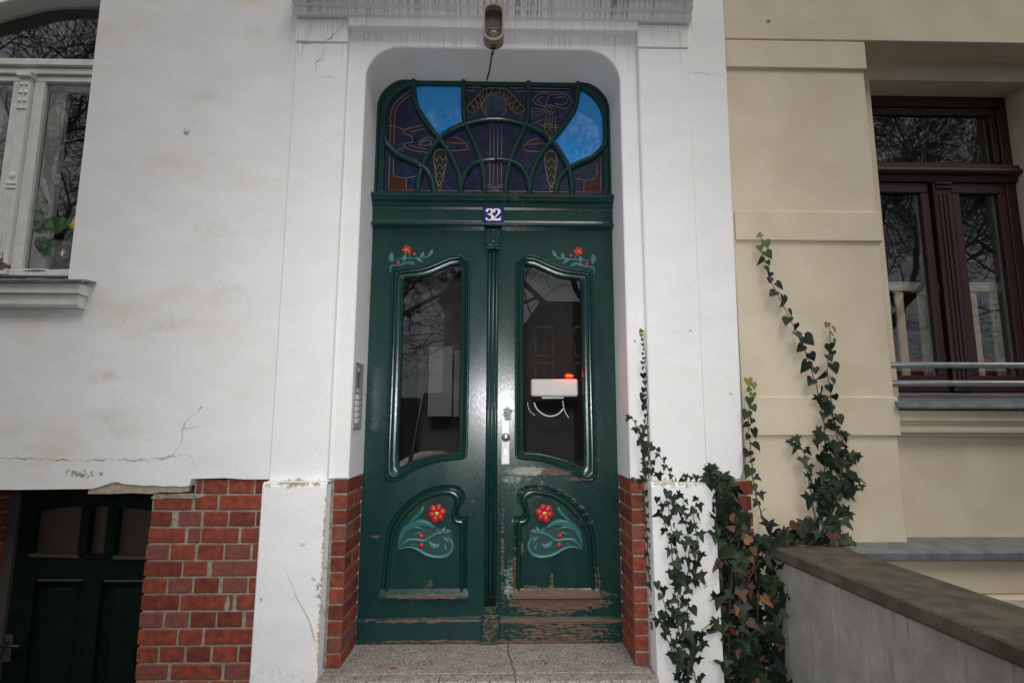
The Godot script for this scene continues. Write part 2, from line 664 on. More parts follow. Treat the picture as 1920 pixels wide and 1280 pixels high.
func door_paint():
	mw = 700
	mh = 1590
	mx = -0.75
	my = 3.3
	mpx = 700.0 / 1.5
	var tone := field(21, 0.012, mw, mh, 4, false, 0.3)
	var fine := field(22, 0.25, mw, mh, 2, false, 0.3)
	var chip := field(23, 0.11, mw, mh, 5, false, 2.0)
	var chip2 := field(26, 0.4, mw, mh, 3)
	var grain := field(24, 0.3, mw, mh, 3, false, 14.0)
	# where the paint has gone: x, y, radius x, radius y, strength, 0 wood / 1 pale primer
	var gone := [[0.36, 0.20, 0.28, 0.045, 0.95, 0], [0.36, 0.24, 0.29, 0.03, 1.0, 0], [0.30, 0.155, 0.20, 0.03, 0.6, 0], [0.38, 0.06, 0.36, 0.06, 0.60, 0], [0.38, 0.115, 0.4, 0.018, 1.0, 0], [0.3, 0.012, 0.42, 0.02, 0.7, 0], [-0.3, 0.012, 0.45, 0.016, 0.6, 0], [-0.37, 0.116, 0.36, 0.014, 0.62, 0], [-0.34, 0.236, 0.27, 0.016, 0.66, 0],
		[0.13, 0.35, 0.018, 0.2, 0.62, 0], [0.065, 0.45, 0.012, 0.5, 0.52, 0], [0.33, 0.30, 0.012, 0.06, 0.62, 0], [0.22, 0.275, 0.08, 0.014, 0.62, 0], [-0.33, 0.29, 0.03, 0.03, 0.56, 0], [0.575, 0.28, 0.02, 0.14, 0.6, 0], [0.0, 0.1, 0.06, 0.13, 0.5, 0], [0.01, 0.0, 0.06, 0.03, 0.7, 0],
		[0.20, 0.885, 0.14, 0.03, 0.72, 1], [0.12, 0.84, 0.08, 0.03, 0.55, 1], [0.34, 0.88, 0.14, 0.022, 0.68, 0], [0.47, 0.845, 0.1, 0.014, 0.62, 0], [0.11, 0.3, 0.05, 0.16, 0.5, 1], [0.1, 0.26, 0.04, 0.05, 0.6, 1], [0.09, 1.2, 0.03, 0.05, 0.6, 1], [0.2, 0.8, 0.16, 0.12, 0.38, 1], [0.13, 0.62, 0.03, 0.02, 0.5, 1],
		[0.08, 0.35, 0.04, 0.03, 0.5, 1], [-0.1, 0.72, 0.02, 0.012, 0.5, 0], [-0.62, 0.54, 0.035, 0.01, 0.62, 0], [0.17, 0.48, 0.01, 0.06, 0.55, 0], [0.35, 0.55, 0.4, 0.5, 0.24, 1]]
	for p in [[0.543, 0.615], [0.517, 0.65], [0.491, 0.688], [0.45, 0.725], [0.414, 0.755], [0.37, 0.778], [0.325, 0.798], [0.28, 0.806], [0.224, 0.812]]:
		gone.append([p[0], p[1], 0.022, 0.022, 0.52, 0])
	for p in [[0.49, 0.62], [0.45, 0.66], [0.578, 1.1], [0.575, 0.95], [0.58, 0.85]]:
		gone.append([p[0], p[1], 0.02, 0.03, 0.46, 0])
	var wear := PackedFloat32Array()
	wear.resize(mw * mh)
	var pale := PackedFloat32Array()
	pale.resize(mw * mh)
	for g in gone:
		var i0 := maxi(0, int((g[0] - g[2] * 1.5 - mx) * mpx))
		var i1 := mini(mw, int((g[0] + g[2] * 1.5 - mx) * mpx))
		var j0 := maxi(0, int((my - g[1] - g[3] * 1.5) * mpx))
		var j1 := mini(mh, int((my - g[1] + g[3] * 1.5) * mpx))
		for j in range(j0, j1):
			for i in range(i0, i1):
				var u: float = (mx + i / mpx - g[0]) / g[2]
				var v: float = (my - j / mpx - g[1]) / g[3]
				var f: float = g[4] * clampf(1.5 - sqrt(u * u + v * v), 0, 1)
				var k := j * mw + i
				if f > wear[k]:
					wear[k] = f
					pale[k] = g[5]
	var buf := PackedByteArray()
	buf.resize(mw * mh * 3)
	var rough := PackedByteArray()
	rough.resize(mw * mh)
	var bump := PackedByteArray()
	bump.resize(mw * mh)
	var green := Color(0.0040, 0.0325, 0.0295).linear_to_srgb()
	for k in mw * mh:
		var x: float = mx + (k % mw) / mpx
		var t := 1.0 + (tone[k] / 255.0 - 0.5) * 0.16 + (fine[k] / 255.0 - 0.5) * 0.10
		var r := green.r * t
		var g := green.g * t
		var b := green.b * (2.0 - t) * 1.0
		if x > 0.0:
			b *= 0.93
			g *= 0.97
		var n := chip[k] / 255.0 * 0.55 + grain[k] / 255.0 * 0.45
		if pale[k] > 0.5: n = chip[k] / 255.0 * 0.4 + chip2[k] / 255.0 * 0.6
		var e := wear[k] + n - 1.0
		var ro := 0.27 + (fine[k] / 255.0 - 0.5) * 0.12 + (tone[k] / 255.0 - 0.5) * 0.08
		var bu := 0.6 + (fine[k] / 255.0 - 0.5) * 0.25 + (tone[k] / 255.0 - 0.5) * 0.3
		if e > 0.0:
			var a := clampf(e * 14.0, 0, 1)
			var gr := grain[k] / 255.0
			var wr := 0.27 + 0.20 * gr
			var wg := 0.205 + 0.155 * gr
			var wb := 0.165 + 0.13 * gr
			if pale[k] > 0.5:
				wr = 0.50 + 0.16 * gr
				wg = 0.52 + 0.14 * gr
				wb = 0.49 + 0.12 * gr
			elif n > 0.68:
				wr += 0.10
				wg += 0.06
				wb += 0.03
			r = lerpf(r, wr, a)
			g = lerpf(g, wg, a)
			b = lerpf(b, wb, a)
			ro = lerpf(ro, 0.75, a)
			bu = lerpf(bu, 0.25, a)
		buf[k * 3] = int(clampf(r * 255, 0, 255))
		buf[k * 3 + 1] = int(clampf(g * 255, 0, 255))
		buf[k * 3 + 2] = int(clampf(b * 255, 0, 255))
		rough[k] = int(clampf(ro * 255, 0, 255))
		bump[k] = int(clampf(bu * 255, 0, 255))
	for q in 150:      # flecks and scratches, most of them on the leaf with the lock
		var x := rng.randf_range(-0.65, 0.65)
		if x < 0.0 and rng.randf() < 0.75: x = -x
		var y := rng.randf_range(0.05, 1.0) if rng.randf() < 0.8 else rng.randf_range(1.0, 2.2)
		stamp(buf, x, y, rng.randf_range(0.001, 0.0026), Color(0.5, 0.54, 0.5), 0.6)
	for q in 26:
		var a := V(rng.randf_range(0.05, 0.66), rng.randf_range(0.2, 0.95))
		crack(buf, PackedVector2Array([a, a + V(rng.randf_range(-0.03, 0.03), rng.randf_range(-0.05, 0.02))]), 0.0012, Color(0.42, 0.42, 0.36), 0.45, 0.002)
	var m := plain("door_paint", Color(1, 1, 1), 1.0)
	m.albedo_texture = rgb_tex(buf, mw, mh)
	m.roughness_texture = grey_tex(rough, mw, mh)
	m.heightmap_enabled = true
	m.heightmap_texture = grey_tex(bump, mw, mh)
	m.heightmap_scale = 0.045
	m.metallic_specular = 0.5
	tri_map(m, Vector3(1 / 1.5, mpx / mh, 1 / 1.5), Vector3(-mx / 1.5, -my * mpx / mh, 0))

func terrazzo():
	var n := 512
	var cells := FastNoiseLite.new()
	cells.seed = 5
	cells.noise_type = FastNoiseLite.TYPE_CELLULAR
	cells.frequency = 0.16
	cells.cellular_return_type = FastNoiseLite.RETURN_CELL_VALUE
	var im := cells.get_seamless_image(n, n)
	im.convert(Image.FORMAT_L8)
	var c := im.get_data()
	var soft := field(31, 0.01, n, n, 4, true)
	var buf := PackedByteArray()
	buf.resize(n * n * 3)
	for k in n * n:
		var v := c[k] / 255.0
		var base := 0.46 + 0.36 * v * v + (soft[k] / 255.0 - 0.5) * 0.1
		if v < 0.25: base = 0.27 + (soft[k] / 255.0 - 0.5) * 0.1
		buf[k * 3] = int(clampf(base * 255, 0, 255))
		buf[k * 3 + 1] = int(clampf(base * (0.94 - 0.06 * sin(v * 40.0)) * 255, 0, 255))
		buf[k * 3 + 2] = int(clampf(base * (0.90 - 0.08 * sin(v * 40.0)) * 255, 0, 255))
	var m := plain("terrazzo", Color(1, 1, 1), 0.6)
	m.albedo_texture = rgb_tex(buf, n, n)
	tri_map(m, Vector3.ONE / 0.55)

func concrete():
	var n := 512
	var soft := field(41, 0.012, n, n, 5, true)
	var fine := field(42, 0.2, n, n, 3, true)
	var run := field(43, 0.1, n, n, 3, true, 0.06)
	var buf := PackedByteArray()
	buf.resize(n * n * 3)
	for k in n * n:
		var v := 0.60 + (soft[k] / 255.0 - 0.5) * 0.13 + (fine[k] / 255.0 - 0.5) * 0.08
		var s := clampf((run[k] / 255.0 - 0.56) * 4.0, 0, 1) * clampf((soft[k] / 255.0 - 0.4) * 4.0, 0, 1)
		v *= 1.0 - 0.14 * s
		buf[k * 3] = int(clampf(v * 255, 0, 255))
		buf[k * 3 + 1] = int(clampf(v * 0.97 * 255, 0, 255))
		buf[k * 3 + 2] = int(clampf(v * 0.915 * 255, 0, 255))
	var m := plain("concrete", Color(1, 1, 1), 0.9)
	m.albedo_texture = rgb_tex(buf, n, n)
	m.heightmap_enabled = true
	m.heightmap_texture = grey_tex(fine, n, n)
	m.heightmap_scale = 0.15
	tri_map(m, Vector3.ONE / 1.3)

func make_materials():
	white_stucco()
	door_paint()
	terrazzo()
	concrete()
	mottled("cream", Color(0.56, 0.485, 0.36), Color(0.62, 0.545, 0.42), 1.6, 0.9, 0.008, 0.35, 0.05, 0.18, 50)
	mottled("stucco_side", Color(0.70, 0.69, 0.67), Color(0.76, 0.76, 0.75), 2.2, 0.85, 0.008, 0.3, 0.03, 0.1, 51)
	mottled("brick_a", Color(0.165, 0.029, 0.015), Color(0.30, 0.058, 0.026), 0.4, 0.75, 0.03, 0.25, 0.22, 0.12, 60, 256)
	toned("brick_b", "brick_a", Color(0.94, 0.94, 0.97))
	toned("brick_c", "brick_a", Color(0.82, 0.80, 0.83))
	toned("brick_d", "brick_a", Color(0.96, 1.0, 1.0))
	mottled("brick_e", Color(0.13, 0.045, 0.036), Color(0.22, 0.06, 0.042), 0.4, 0.8, 0.03, 0.2, 0.2, 0.12, 66, 256)
	mottled("mortar", Color(0.22, 0.19, 0.15), Color(0.36, 0.315, 0.26), 0.4, 0.95, 0.03, 0.3, 0.2, 0.3, 70, 256)
	mottled("bare_render", Color(0.33, 0.27, 0.20), Color(0.44, 0.37, 0.29), 0.3, 0.95, 0.03, 0.3, 0.2, 0.3, 71, 256)
	mottled("coping_stone", Color(0.058, 0.049, 0.032), Color(0.105, 0.088, 0.060), 0.9, 0.9, 0.014, 0.25, 0.22, 0.2, 72)
	mottled("white_gloss", Color(0.60, 0.60, 0.57), Color(0.70, 0.69, 0.66), 0.6, 0.45, 0.02, 0.2, 0.07, 0.05, 73, 256)
	mottled("zinc", Color(0.17, 0.18, 0.19), Color(0.26, 0.27, 0.28), 0.7, 0.45, 0.02, 0.2, 0.1, 0.05, 74, 256)
	M.zinc.metallic = 0.5
	mottled("tube_metal", Color(0.22, 0.24, 0.25), Color(0.30, 0.32, 0.33), 0.5, 0.4, 0.03, 0.3, 0.08, 0.0, 75, 256)
	M.tube_metal.metallic = 0.5
	mottled("oxblood", Color(0.022, 0.0050, 0.0045), Color(0.033, 0.0075, 0.0065), 0.5, 0.42, 0.02, 0.3, 0.1, 0.05, 76, 256)
	mottled("cellar_paint", Color(0.002, 0.006, 0.0045), Color(0.0035, 0.010, 0.0075), 0.6, 0.7, 0.02, 0.2, 0.12, 0.1, 77, 256)
	M.cellar_paint.metallic_specular = 0.25
	mottled("old_grey", Color(0.18, 0.17, 0.15), Color(0.32, 0.31, 0.29), 0.4, 0.8, 0.05, 0.3, 0.2, 0.2, 78, 256)
	mottled("pavement", Color(0.085, 0.083, 0.08), Color(0.125, 0.122, 0.117), 1.0, 0.9, 0.02, 0.3, 0.14, 0.2, 79, 256)
	mottled("asphalt", Color(0.045, 0.045, 0.046), Color(0.07, 0.069, 0.067), 1.0, 0.9, 0.02, 0.35, 0.25, 0.3, 80, 256)
	mottled("bark", Color(0.035, 0.029, 0.023), Color(0.07, 0.06, 0.048), 0.5, 0.95, 0.03, 0.2, 0.3, 0.4, 81, 256)
	mottled("hedge_green", Color(0.014, 0.022, 0.010), Color(0.03, 0.042, 0.018), 0.8, 0.9, 0.05, 0.3, 0.3, 0.4, 82, 256)
	mottled("room_wall", Color(0.20, 0.19, 0.17), Color(0.24, 0.23, 0.21), 1.5, 0.9, 0.01, 0.2, 0.05, 0.0, 83, 256)
	mottled("wood_floor", Color(0.07, 0.045, 0.028), Color(0.11, 0.07, 0.042), 0.8, 0.6, 0.02, 0.2, 0.1, 0.0, 84, 256)
	mottled("slat_wood", Color(0.38, 0.33, 0.23), Color(0.46, 0.40, 0.29), 0.6, 0.6, 0.02, 0.2, 0.06, 0.0, 85, 256)
	mottled("aluminium", Color(0.30, 0.31, 0.32), Color(0.36, 0.37, 0.38), 0.3, 0.4, 0.02, 0.3, 0.06, 0.0, 86, 256)
	M.aluminium.metallic = 0.6
	plain("teal", Color(0.020, 0.105, 0.105), 0.35)
	plain("teal_deep", Color(0.009, 0.050, 0.048), 0.4)
	plain("bare_wood", Color(0.13, 0.10, 0.075), 0.85)
	plain("cellar_edge", Color(0.045, 0.043, 0.038), 0.8)
	plain("teal_light", Color(0.045, 0.165, 0.16), 0.35)
	plain("red_paint", Color(0.47, 0.020, 0.018), 0.35)
	plain("red_deep", Color(0.34, 0.013, 0.014), 0.4)
	plain("yellow_paint", Color(0.72, 0.50, 0.06), 0.4)
	plain("steel_white", Color(0.78, 0.78, 0.77), 0.35)
	plain("steel_knob", Color(0.56, 0.56, 0.56), 0.3, 0.9)
	plain("dark_slot", Color(0.02, 0.02, 0.02), 0.6)
	plain("plate_reflection", Color(0.80, 0.80, 0.79), 0.6)  # white of the imitated number plate reflection in the door pane
	plain("arc_reflection", Color(0.85, 0.85, 0.86), 0.3)  # white of the imitated curved reflections in the door pane
	plain("card_grey", Color(0.075, 0.075, 0.072), 0.7)
	plain("enamel_blue", Color(0.018, 0.020, 0.14), 0.2)
	plain("enamel_white", Color(0.78, 0.78, 0.76), 0.25)
	plain("lead", Color(0.15, 0.12, 0.118), 0.45)
	mottled("glass_violet", Color(0.011, 0.012, 0.032), Color(0.019, 0.023, 0.062), 0.5, 0.14, 0.02, 0.06, 0.15, 0.12, 90, 256)
	mottled("glass_ink", Color(0.009, 0.012, 0.032), Color(0.018, 0.026, 0.066), 0.4, 0.14, 0.02, 0.06, 0.15, 0.12, 91, 256)
	toned("glass_plum", "glass_violet", Color(1.0, 0.92, 0.92))
	toned("glass_dusk", "glass_ink", Color(0.85, 0.95, 0.92))
	plain("glass_brown", Color(0.055, 0.017, 0.012), 0.2)
	plain("glass_olive", Color(0.016, 0.017, 0.011), 0.2)
	plain("glass_wine", Color(0.04, 0.010, 0.014), 0.2)
	plain("glass_clear", Color(0.035, 0.045, 0.07), 0.05)
	for k in ["glass_violet", "glass_ink", "glass_brown", "glass_olive", "glass_wine"]: M[k].metallic_specular = 0.38
	var blue := plain("glass_blue", Color(0.010, 0.235, 0.62), 0.03)
	blue.metallic_specular = 0.7
	plain("lamp_cream", Color(0.24, 0.21, 0.14), 0.5)
	plain("lamp_dark", Color(0.045, 0.042, 0.032), 0.5)
	plain("lens_grey", Color(0.16, 0.15, 0.14), 0.35)
	plain("cable", Color(0.03, 0.026, 0.024), 0.6)
	plain("hydrangea", Color(0.36, 0.44, 0.14), 0.7)
	plain("fresh_leaf", Color(0.06, 0.16, 0.035), 0.5)
	plain("yellow_wrap", Color(0.78, 0.56, 0.03), 0.5)
	plain("bloom_white", Color(0.75, 0.70, 0.50), 0.6)
	plain("red_cloth", Color(0.20, 0.012, 0.016), 0.9)
	plain("pale_rail", Color(0.30, 0.34, 0.33), 0.4)
	plain("black_iron", Color(0.02, 0.02, 0.02), 0.4, 0.3)
	plain("stem_brown", Color(0.075, 0.038, 0.026), 0.8)
	var pane := plain("pane", Color(0.02, 0.022, 0.022), 0.0)
	pane.transparency = BaseMaterial3D.TRANSPARENCY_ALPHA
	pane.albedo_color.a = 0.06
	pane.metallic_specular = 0.5
	var old := plain("cellar_pane", Color(0.05, 0.035, 0.025), 0.25)
	old.metallic_specular = 0.5
	var vase := plain("vase_glass", Color(0.5, 0.55, 0.55), 0.02)
	vase.transparency = BaseMaterial3D.TRANSPARENCY_ALPHA
	vase.albedo_color.a = 0.15
	var red := plain("tail_reflection", Color(0.9, 0.1, 0.03), 0.4)  # emissive red imitates a tail light reflected in the door pane
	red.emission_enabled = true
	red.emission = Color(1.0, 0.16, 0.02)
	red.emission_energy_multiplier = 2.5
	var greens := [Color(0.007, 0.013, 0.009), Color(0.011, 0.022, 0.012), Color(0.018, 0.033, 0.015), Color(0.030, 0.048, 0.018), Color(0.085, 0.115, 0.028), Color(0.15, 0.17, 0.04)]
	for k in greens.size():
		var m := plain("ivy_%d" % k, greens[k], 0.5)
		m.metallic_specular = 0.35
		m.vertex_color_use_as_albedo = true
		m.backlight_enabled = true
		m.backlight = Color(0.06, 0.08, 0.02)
	for k in 2:
		var m := plain("dry_%d" % k, [Color(0.21, 0.10, 0.04), Color(0.085, 0.04, 0.022)][k], 0.7)
		m.vertex_color_use_as_albedo = true

# ---------------------------------------------------------------- setting
func ground():
	var g := Node3D.new()
	g.name = "pavement"
	add_child(g)
	g.set_meta("kind", "structure")
	# slabs leave an area well open in front of the cellar door
	for r in [[-60.0, -2.62, 0.0, 4.6], [-2.62, -1.56, 1.3, 4.6], [-1.56, 60.0, 0.0, 4.6]]:
		slab("paving", Vector3(r[0], -0.6, r[2]), Vector3(r[1], -0.35, r[3]), M.pavement, g)
	for k in 4:
		slab("area_step", Vector3(-2.62, -1.4, 0.3 + 0.25 * k), Vector3(-1.56, -1.15 + 0.2 * k, 0.55 + 0.25 * k), M.pavement, g)
	slab("area_floor", Vector3(-2.62, -1.5, -0.4), Vector3(-1.56, -1.16, 0.3), M.pavement, g)
	slab("kerb", Vector3(-60, -0.6, 4.6), Vector3(60, -0.355, 4.75), M.concrete, g, 0.01)
	var road := slab("road", Vector3(-60, -0.7, 4.75), Vector3(60, -0.48, 11.0), M.asphalt, self)
	road.set_meta("kind", "structure")
	var far := slab("ground", Vector3(-200, -0.8, 11.0), Vector3(200, -0.36, 200), M.pavement, self)
	far.set_meta("kind", "structure")

func brick(parent: Node, lo: Vector3, hi: Vector3, old := 0.12):
	var r := rng.randf()
	var m: Material = M.brick_e if r < old else [M.brick_a, M.brick_b, M.brick_c, M.brick_d][int(rng.randf() * 3.99)]
	var b := part("brick", box((hi - lo).snapped(Vector3.ONE * 0.004), 0.004), m, parent, (lo + hi) / 2)
	b.position.z += rng.randf_range(-0.002, 0.002)
	b.rotation = Vector3(rng.randfn() * 0.006, rng.randfn() * 0.006, rng.randfn() * 0.006)

func brick_rows(parent: Node, rows: Array, y_top: float, pitch: float, z0: float, z1: float):
	for k in rows.size():
		var y1 := y_top - pitch * k
		for b in rows[k]:
			brick(parent, Vector3(b[0], y1 - pitch + 0.010, z0), Vector3(b[1], y1, z1), 0.2)

func white_house():
	var h := node("white_house", self)
	tag(h, "white stuccoed house with brick plinth around the green double door", "house")
	# wall to the left, in one plane 12 mm proud of the bricks; the window opening is left free
	var st := begin()
	var zw := 0.012
	for r in [[-2.165, 0.99, -1.0, 6.5], [-2.165, 1.0, -2.165, 6.5], [-3.15, 0.99, -2.165, 1.84]]:
		if r[2] > r[0]:
			add_box(st, Vector3(r[0], r[1], -0.45), Vector3(r[2], r[3], zw))
	# arch over the window, drawn as the wall above it
	var arch := P([-3.15, 6.5, -3.15, 3.306, -2.898, 3.354, -2.763, 3.401, -2.652, 3.436, -2.567, 3.464, -2.450, 3.482, -2.221, 3.494, -2.165, 3.489, -2.165, 6.5])
	add_prism(st, arch, -0.11, zw)
	add_box(st, Vector3(-3.15, 3.75, -0.45), Vector3(-2.165, 6.5, -0.111))
	part("wall", done(st), M.stucco, h)
	slab("wall", Vector3(-8.0, 0.99, -0.45), Vector3(-3.15, 6.5, zw), M.stucco_side, h)
	slab("wall", Vector3(-8.0, -0.6, -0.45), Vector3(-3.50, 0.989, zw), M.stucco_side, h)
	# ragged lower edge of the plaster above cellar door and bricks
	var low := P([-3.5, 0.99, -3.5, 0.826, -2.6, 0.826, -2.3, 0.822, -2.05, 0.825, -1.94, 0.826, -1.905, 0.834, -1.87, 0.846, -1.84, 0.857, -1.815, 0.858, -1.78, 0.848, -1.73, 0.846, -1.69, 0.841, -1.64, 0.843, -1.59, 0.838, -1.54, 0.84, -1.5, 0.837, -1.468, 0.842, -1.462, 0.874, -1.3, 0.878, -1.2, 0.872, -1.0, 0.872, -1.0, 0.99])
	part("plaster_edge", prism(low, -0.45, zw), M.stucco, h)
	part("exposed_render", prism(P([-1.96, 0.80, -1.95, 0.87, -1.47, 0.87, -1.475, 0.812, -1.52, 0.806, -1.6, 0.808, -1.66, 0.80, -1.75, 0.804, -1.85, 0.80]), -0.02, 0.0045, 0.003), M.bare_render, h)
	# wall between the door surround and the cream house
	part("wall", prism(P([1.06, 0.872, 1.2, 0.868, 1.25, 0.875, 1.262, 0.905, 1.268, 0.95, 1.276, 1.4, 1.284, 2.1, 1.288, 2.6, 1.294, 3.1, 1.296, 3.3, 1.302, 6.5, 1.06, 6.5]), -0.45, zw, 0.004), M.stucco, h)
	tag(part("bare_patch", prism(P([1.2, 0.86, 1.2, 0.9, 1.262, 0.95, 1.28, 0.94, 1.285, 0.86]), -0.05, 0.006, 0.003), M.bare_render, h), "")
	# door surround: jambs and flat-arched head in one piece
	var o := PackedVector2Array([V(-0.80, 0.872), V(-0.70, 0.872)])
	for k in 13:
		var a := PI - PI / 2 * k / 12
		o.append(V(-0.70 + 0.19 + 0.19 * cos(a), 3.012 + 0.19 * sin(a)))
	for k in 13:
		var a := PI / 2 - PI / 2 * k / 12
		o.append(V(0.70 - 0.19 + 0.19 * cos(a), 3.012 + 0.19 * sin(a)))
	o.append_array(PackedVector2Array([V(0.70, 0.872), V(0.80, 0.872), V(0.80, 3.45), V(-0.80, 3.45)]))
	part("door_surround", prism(o, -0.45, 0.0, 0.006), M.stucco, h)
	for s in [-1.0, 1.0]:
		var x0: float = minf(s * 0.797, s * 1.077)
		var x1: float = maxf(s * 0.797, s * 1.077)
		slab("pilaster", Vector3(x0, 0.862, -0.1), Vector3(x1, 3.197, 0.034), M.stucco, h, 0.006)
		slab("pilaster_cap", Vector3(x0 - 0.001, 3.1975, -0.1), Vector3(x1 + 0.001, 3.335, 0.040), M.stucco, h, 0.004)
		# pedestal with a slightly battered front
		var st2 := begin()
		add_prism(st2, P([-0.095, -0.5, 0.103, -0.5, 0.098, 0.0, 0.094, 0.5, 0.092, 0.845, 0.082, 0.866, -0.095, 0.866]), -0.155, 0.152, 0.005)
		var pm := done(st2)
		part("pedestal", pm, M.stucco, h, Vector3(s * 0.931, 0, 0), Vector3(0, -PI / 2, 0))
	# entablature
	part("cornice", rail(P([-0.1, 3.285, 0.048, 3.285, 0.052, 3.29, 0.052, 3.335, 0.06, 3.34, -0.1, 3.34]), -0.794, 0.794), M.stucco, h)
	part("cornice", rail(P([-0.1, 3.342, 0.062, 3.342, 0.072, 3.352, 0.078, 3.365, 0.07, 3.378, 0.076, 3.384, 0.09, 3.388, 0.10, 3.402, 0.104, 3.42, 0.098, 3.432, 0.115, 3.44, 0.135, 3.446, 0.15, 3.47, 0.2, 3.5, 0.2, 3.56, -0.1, 3.58]), -1.085, 1.09), M.stucco, h)
	slab("fascia", Vector3(-1.085, 3.582, -0.1), Vector3(1.09, 6.5, 0.03), M.stucco, h)
	plinth_bricks(h)
	doorstep(h)
	window_left(h)
	cellar_door(h)
	transom(h)
	for s in [-1.0, 1.0]:
		door_leaf(h, s)
	door_middle(h)

func plinth_bricks(h: Node):
	var p := node("brick_plinth", h)
	# field between cellar door and pedestal, joint for joint (zoomed columns turned to metres)
	var cols := [[[362, 392], [402, 545], [556, 700], [710, 790]], [[112, 338], [356, 486], [502, 790]], [[98, 222], [260, 394], [412, 549], [564, 708], [720, 790]], [[88, 302], [324, 390], [400, 617], [634, 790]], [[80, 211], [225, 362], [384, 529], [541, 685], [703, 790]], [[74, 290], [300, 437], [466, 790]], [[68, 205], [217, 355], [366, 509], [531, 672], [686, 790]], [[63, 282], [293, 589], [614, 790]], [[60, 192], [206, 340], [354, 494], [505, 647], [669, 790]], [[56, 275], [289, 420], [436, 790]], [[53, 172], [184, 320], [336, 470], [487, 622], [637, 790]], [[50, 232], [252, 537], [556, 790]], [[48, 160], [172, 305], [320, 460], [474, 605], [620, 790]], [[46, 262], [275, 420], [433, 640], [652, 790]], [[44, 180], [192, 330], [342, 480], [492, 640], [652, 790]], [[44, 262], [275, 560], [572, 790]], [[44, 180], [192, 330], [342, 480], [492, 640], [652, 790]], [[44, 262], [275, 560], [572, 790]]]
	var rows := []
	for k in cols.size():
		var row := []
		for b in cols[k]:
			row.append([-1.655 + (b[0] - 100.0 + 4.4 * k) * 0.00082, minf(-1.655 + (b[1] - 100.0 + 4.4 * k) * 0.00082, -1.07)])
		rows.append(row)
	brick_rows(p, rows, 0.870, 0.0771, -0.10, 0.0)
	part("mortar_bed", prism(P([-1.648, -0.6, -1.05, -0.6, -1.05, 0.87, -1.45, 0.87, -1.45, 0.80, -1.648, 0.80]), -0.45, -0.006), M.mortar, p)
	for m in [[-1.5, 0.79, 0.1, 0.012], [-1.62, 0.787, 0.035, 0.012], [-1.25, 0.29, 0.012, 0.036]]:   # smeared pointing
		part("mortar_smear", prism(curve(P([m[0] - m[2], m[1] - m[3] * 0.6, m[0] + m[2] * 0.5, m[1] - m[3], m[0] + m[2], m[1] + m[3] * 0.4, m[0] - m[2] * 0.2, m[1] + m[3]]), 4, true), -0.02, 0.0025, 0.002), M.mortar, p)
	# left jamb of the cellar opening
	for k in 22:
		var y1 := 0.83 - 0.0771 * k
		if k % 2:
			brick(p, Vector3(-2.64, y1 - 0.067, -0.118), Vector3(-2.53, y1, 0.0))
			brick(p, Vector3(-2.64, y1 - 0.067, -0.25), Vector3(-2.53, y1, -0.13))
		else:
			brick(p, Vector3(-2.64, y1 - 0.067, -0.25), Vector3(-2.53, y1, 0.0))
		var x := -2.652
		while x > -3.4 and k < 16:
			var l := 0.24 if (k + int(x * 10.0)) % 3 else 0.115
			brick(p, Vector3(maxf(-3.5, x - l), y1 - 0.067, -0.1), Vector3(x, y1, 0.0))
			x -= l + 0.011
	slab("mortar_bed", Vector3(-3.5, -1.5, -0.45), Vector3(-2.536, 0.824, -0.008), M.mortar, p)
	# door jambs: quoins turning the corner, every other course with a joint in the reveal
	for s in [-1.0, 1.0]:
		for k in 12:
			var y1 := 0.868 - 0.0735 * k
			var y0 := y1 - 0.064
			if k == 11: y0 = 0.003
			var a := Vector3(minf(s * 0.70, s * 0.768), y0, -0.285)
			var b := Vector3(maxf(s * 0.70, s * 0.768), y1, 0.0)
			if k % 2:
				brick(p, Vector3(a.x, a.y, -0.128), b)
				brick(p, a, Vector3(b.x, b.y, -0.138))
			else:
				brick(p, a, b)
		slab("mortar_bed", Vector3(minf(s * 0.706, s * 0.785), 0.002, -0.45), Vector3(maxf(s * 0.706, s * 0.785), 0.87, -0.007), M.mortar, p)
	# strip beyond the right pedestal, mostly under ivy
	for k in 16:
		var y1 := 0.866 - 0.0771 * k
		var cut := 1.20 if k % 2 else 1.15
		brick(p, Vector3(1.07, y1 - 0.067, -0.1), Vector3(cut - 0.005, y1, 0.0))
		brick(p, Vector3(cut + 0.005, y1 - 0.067, -0.1), Vector3(1.30 + rng.randf() * 0.02, y1, 0.0))
	slab("mortar_bed", Vector3(1.05, -0.6, -0.45), Vector3(1.30, 0.868, -0.007), M.mortar, p)

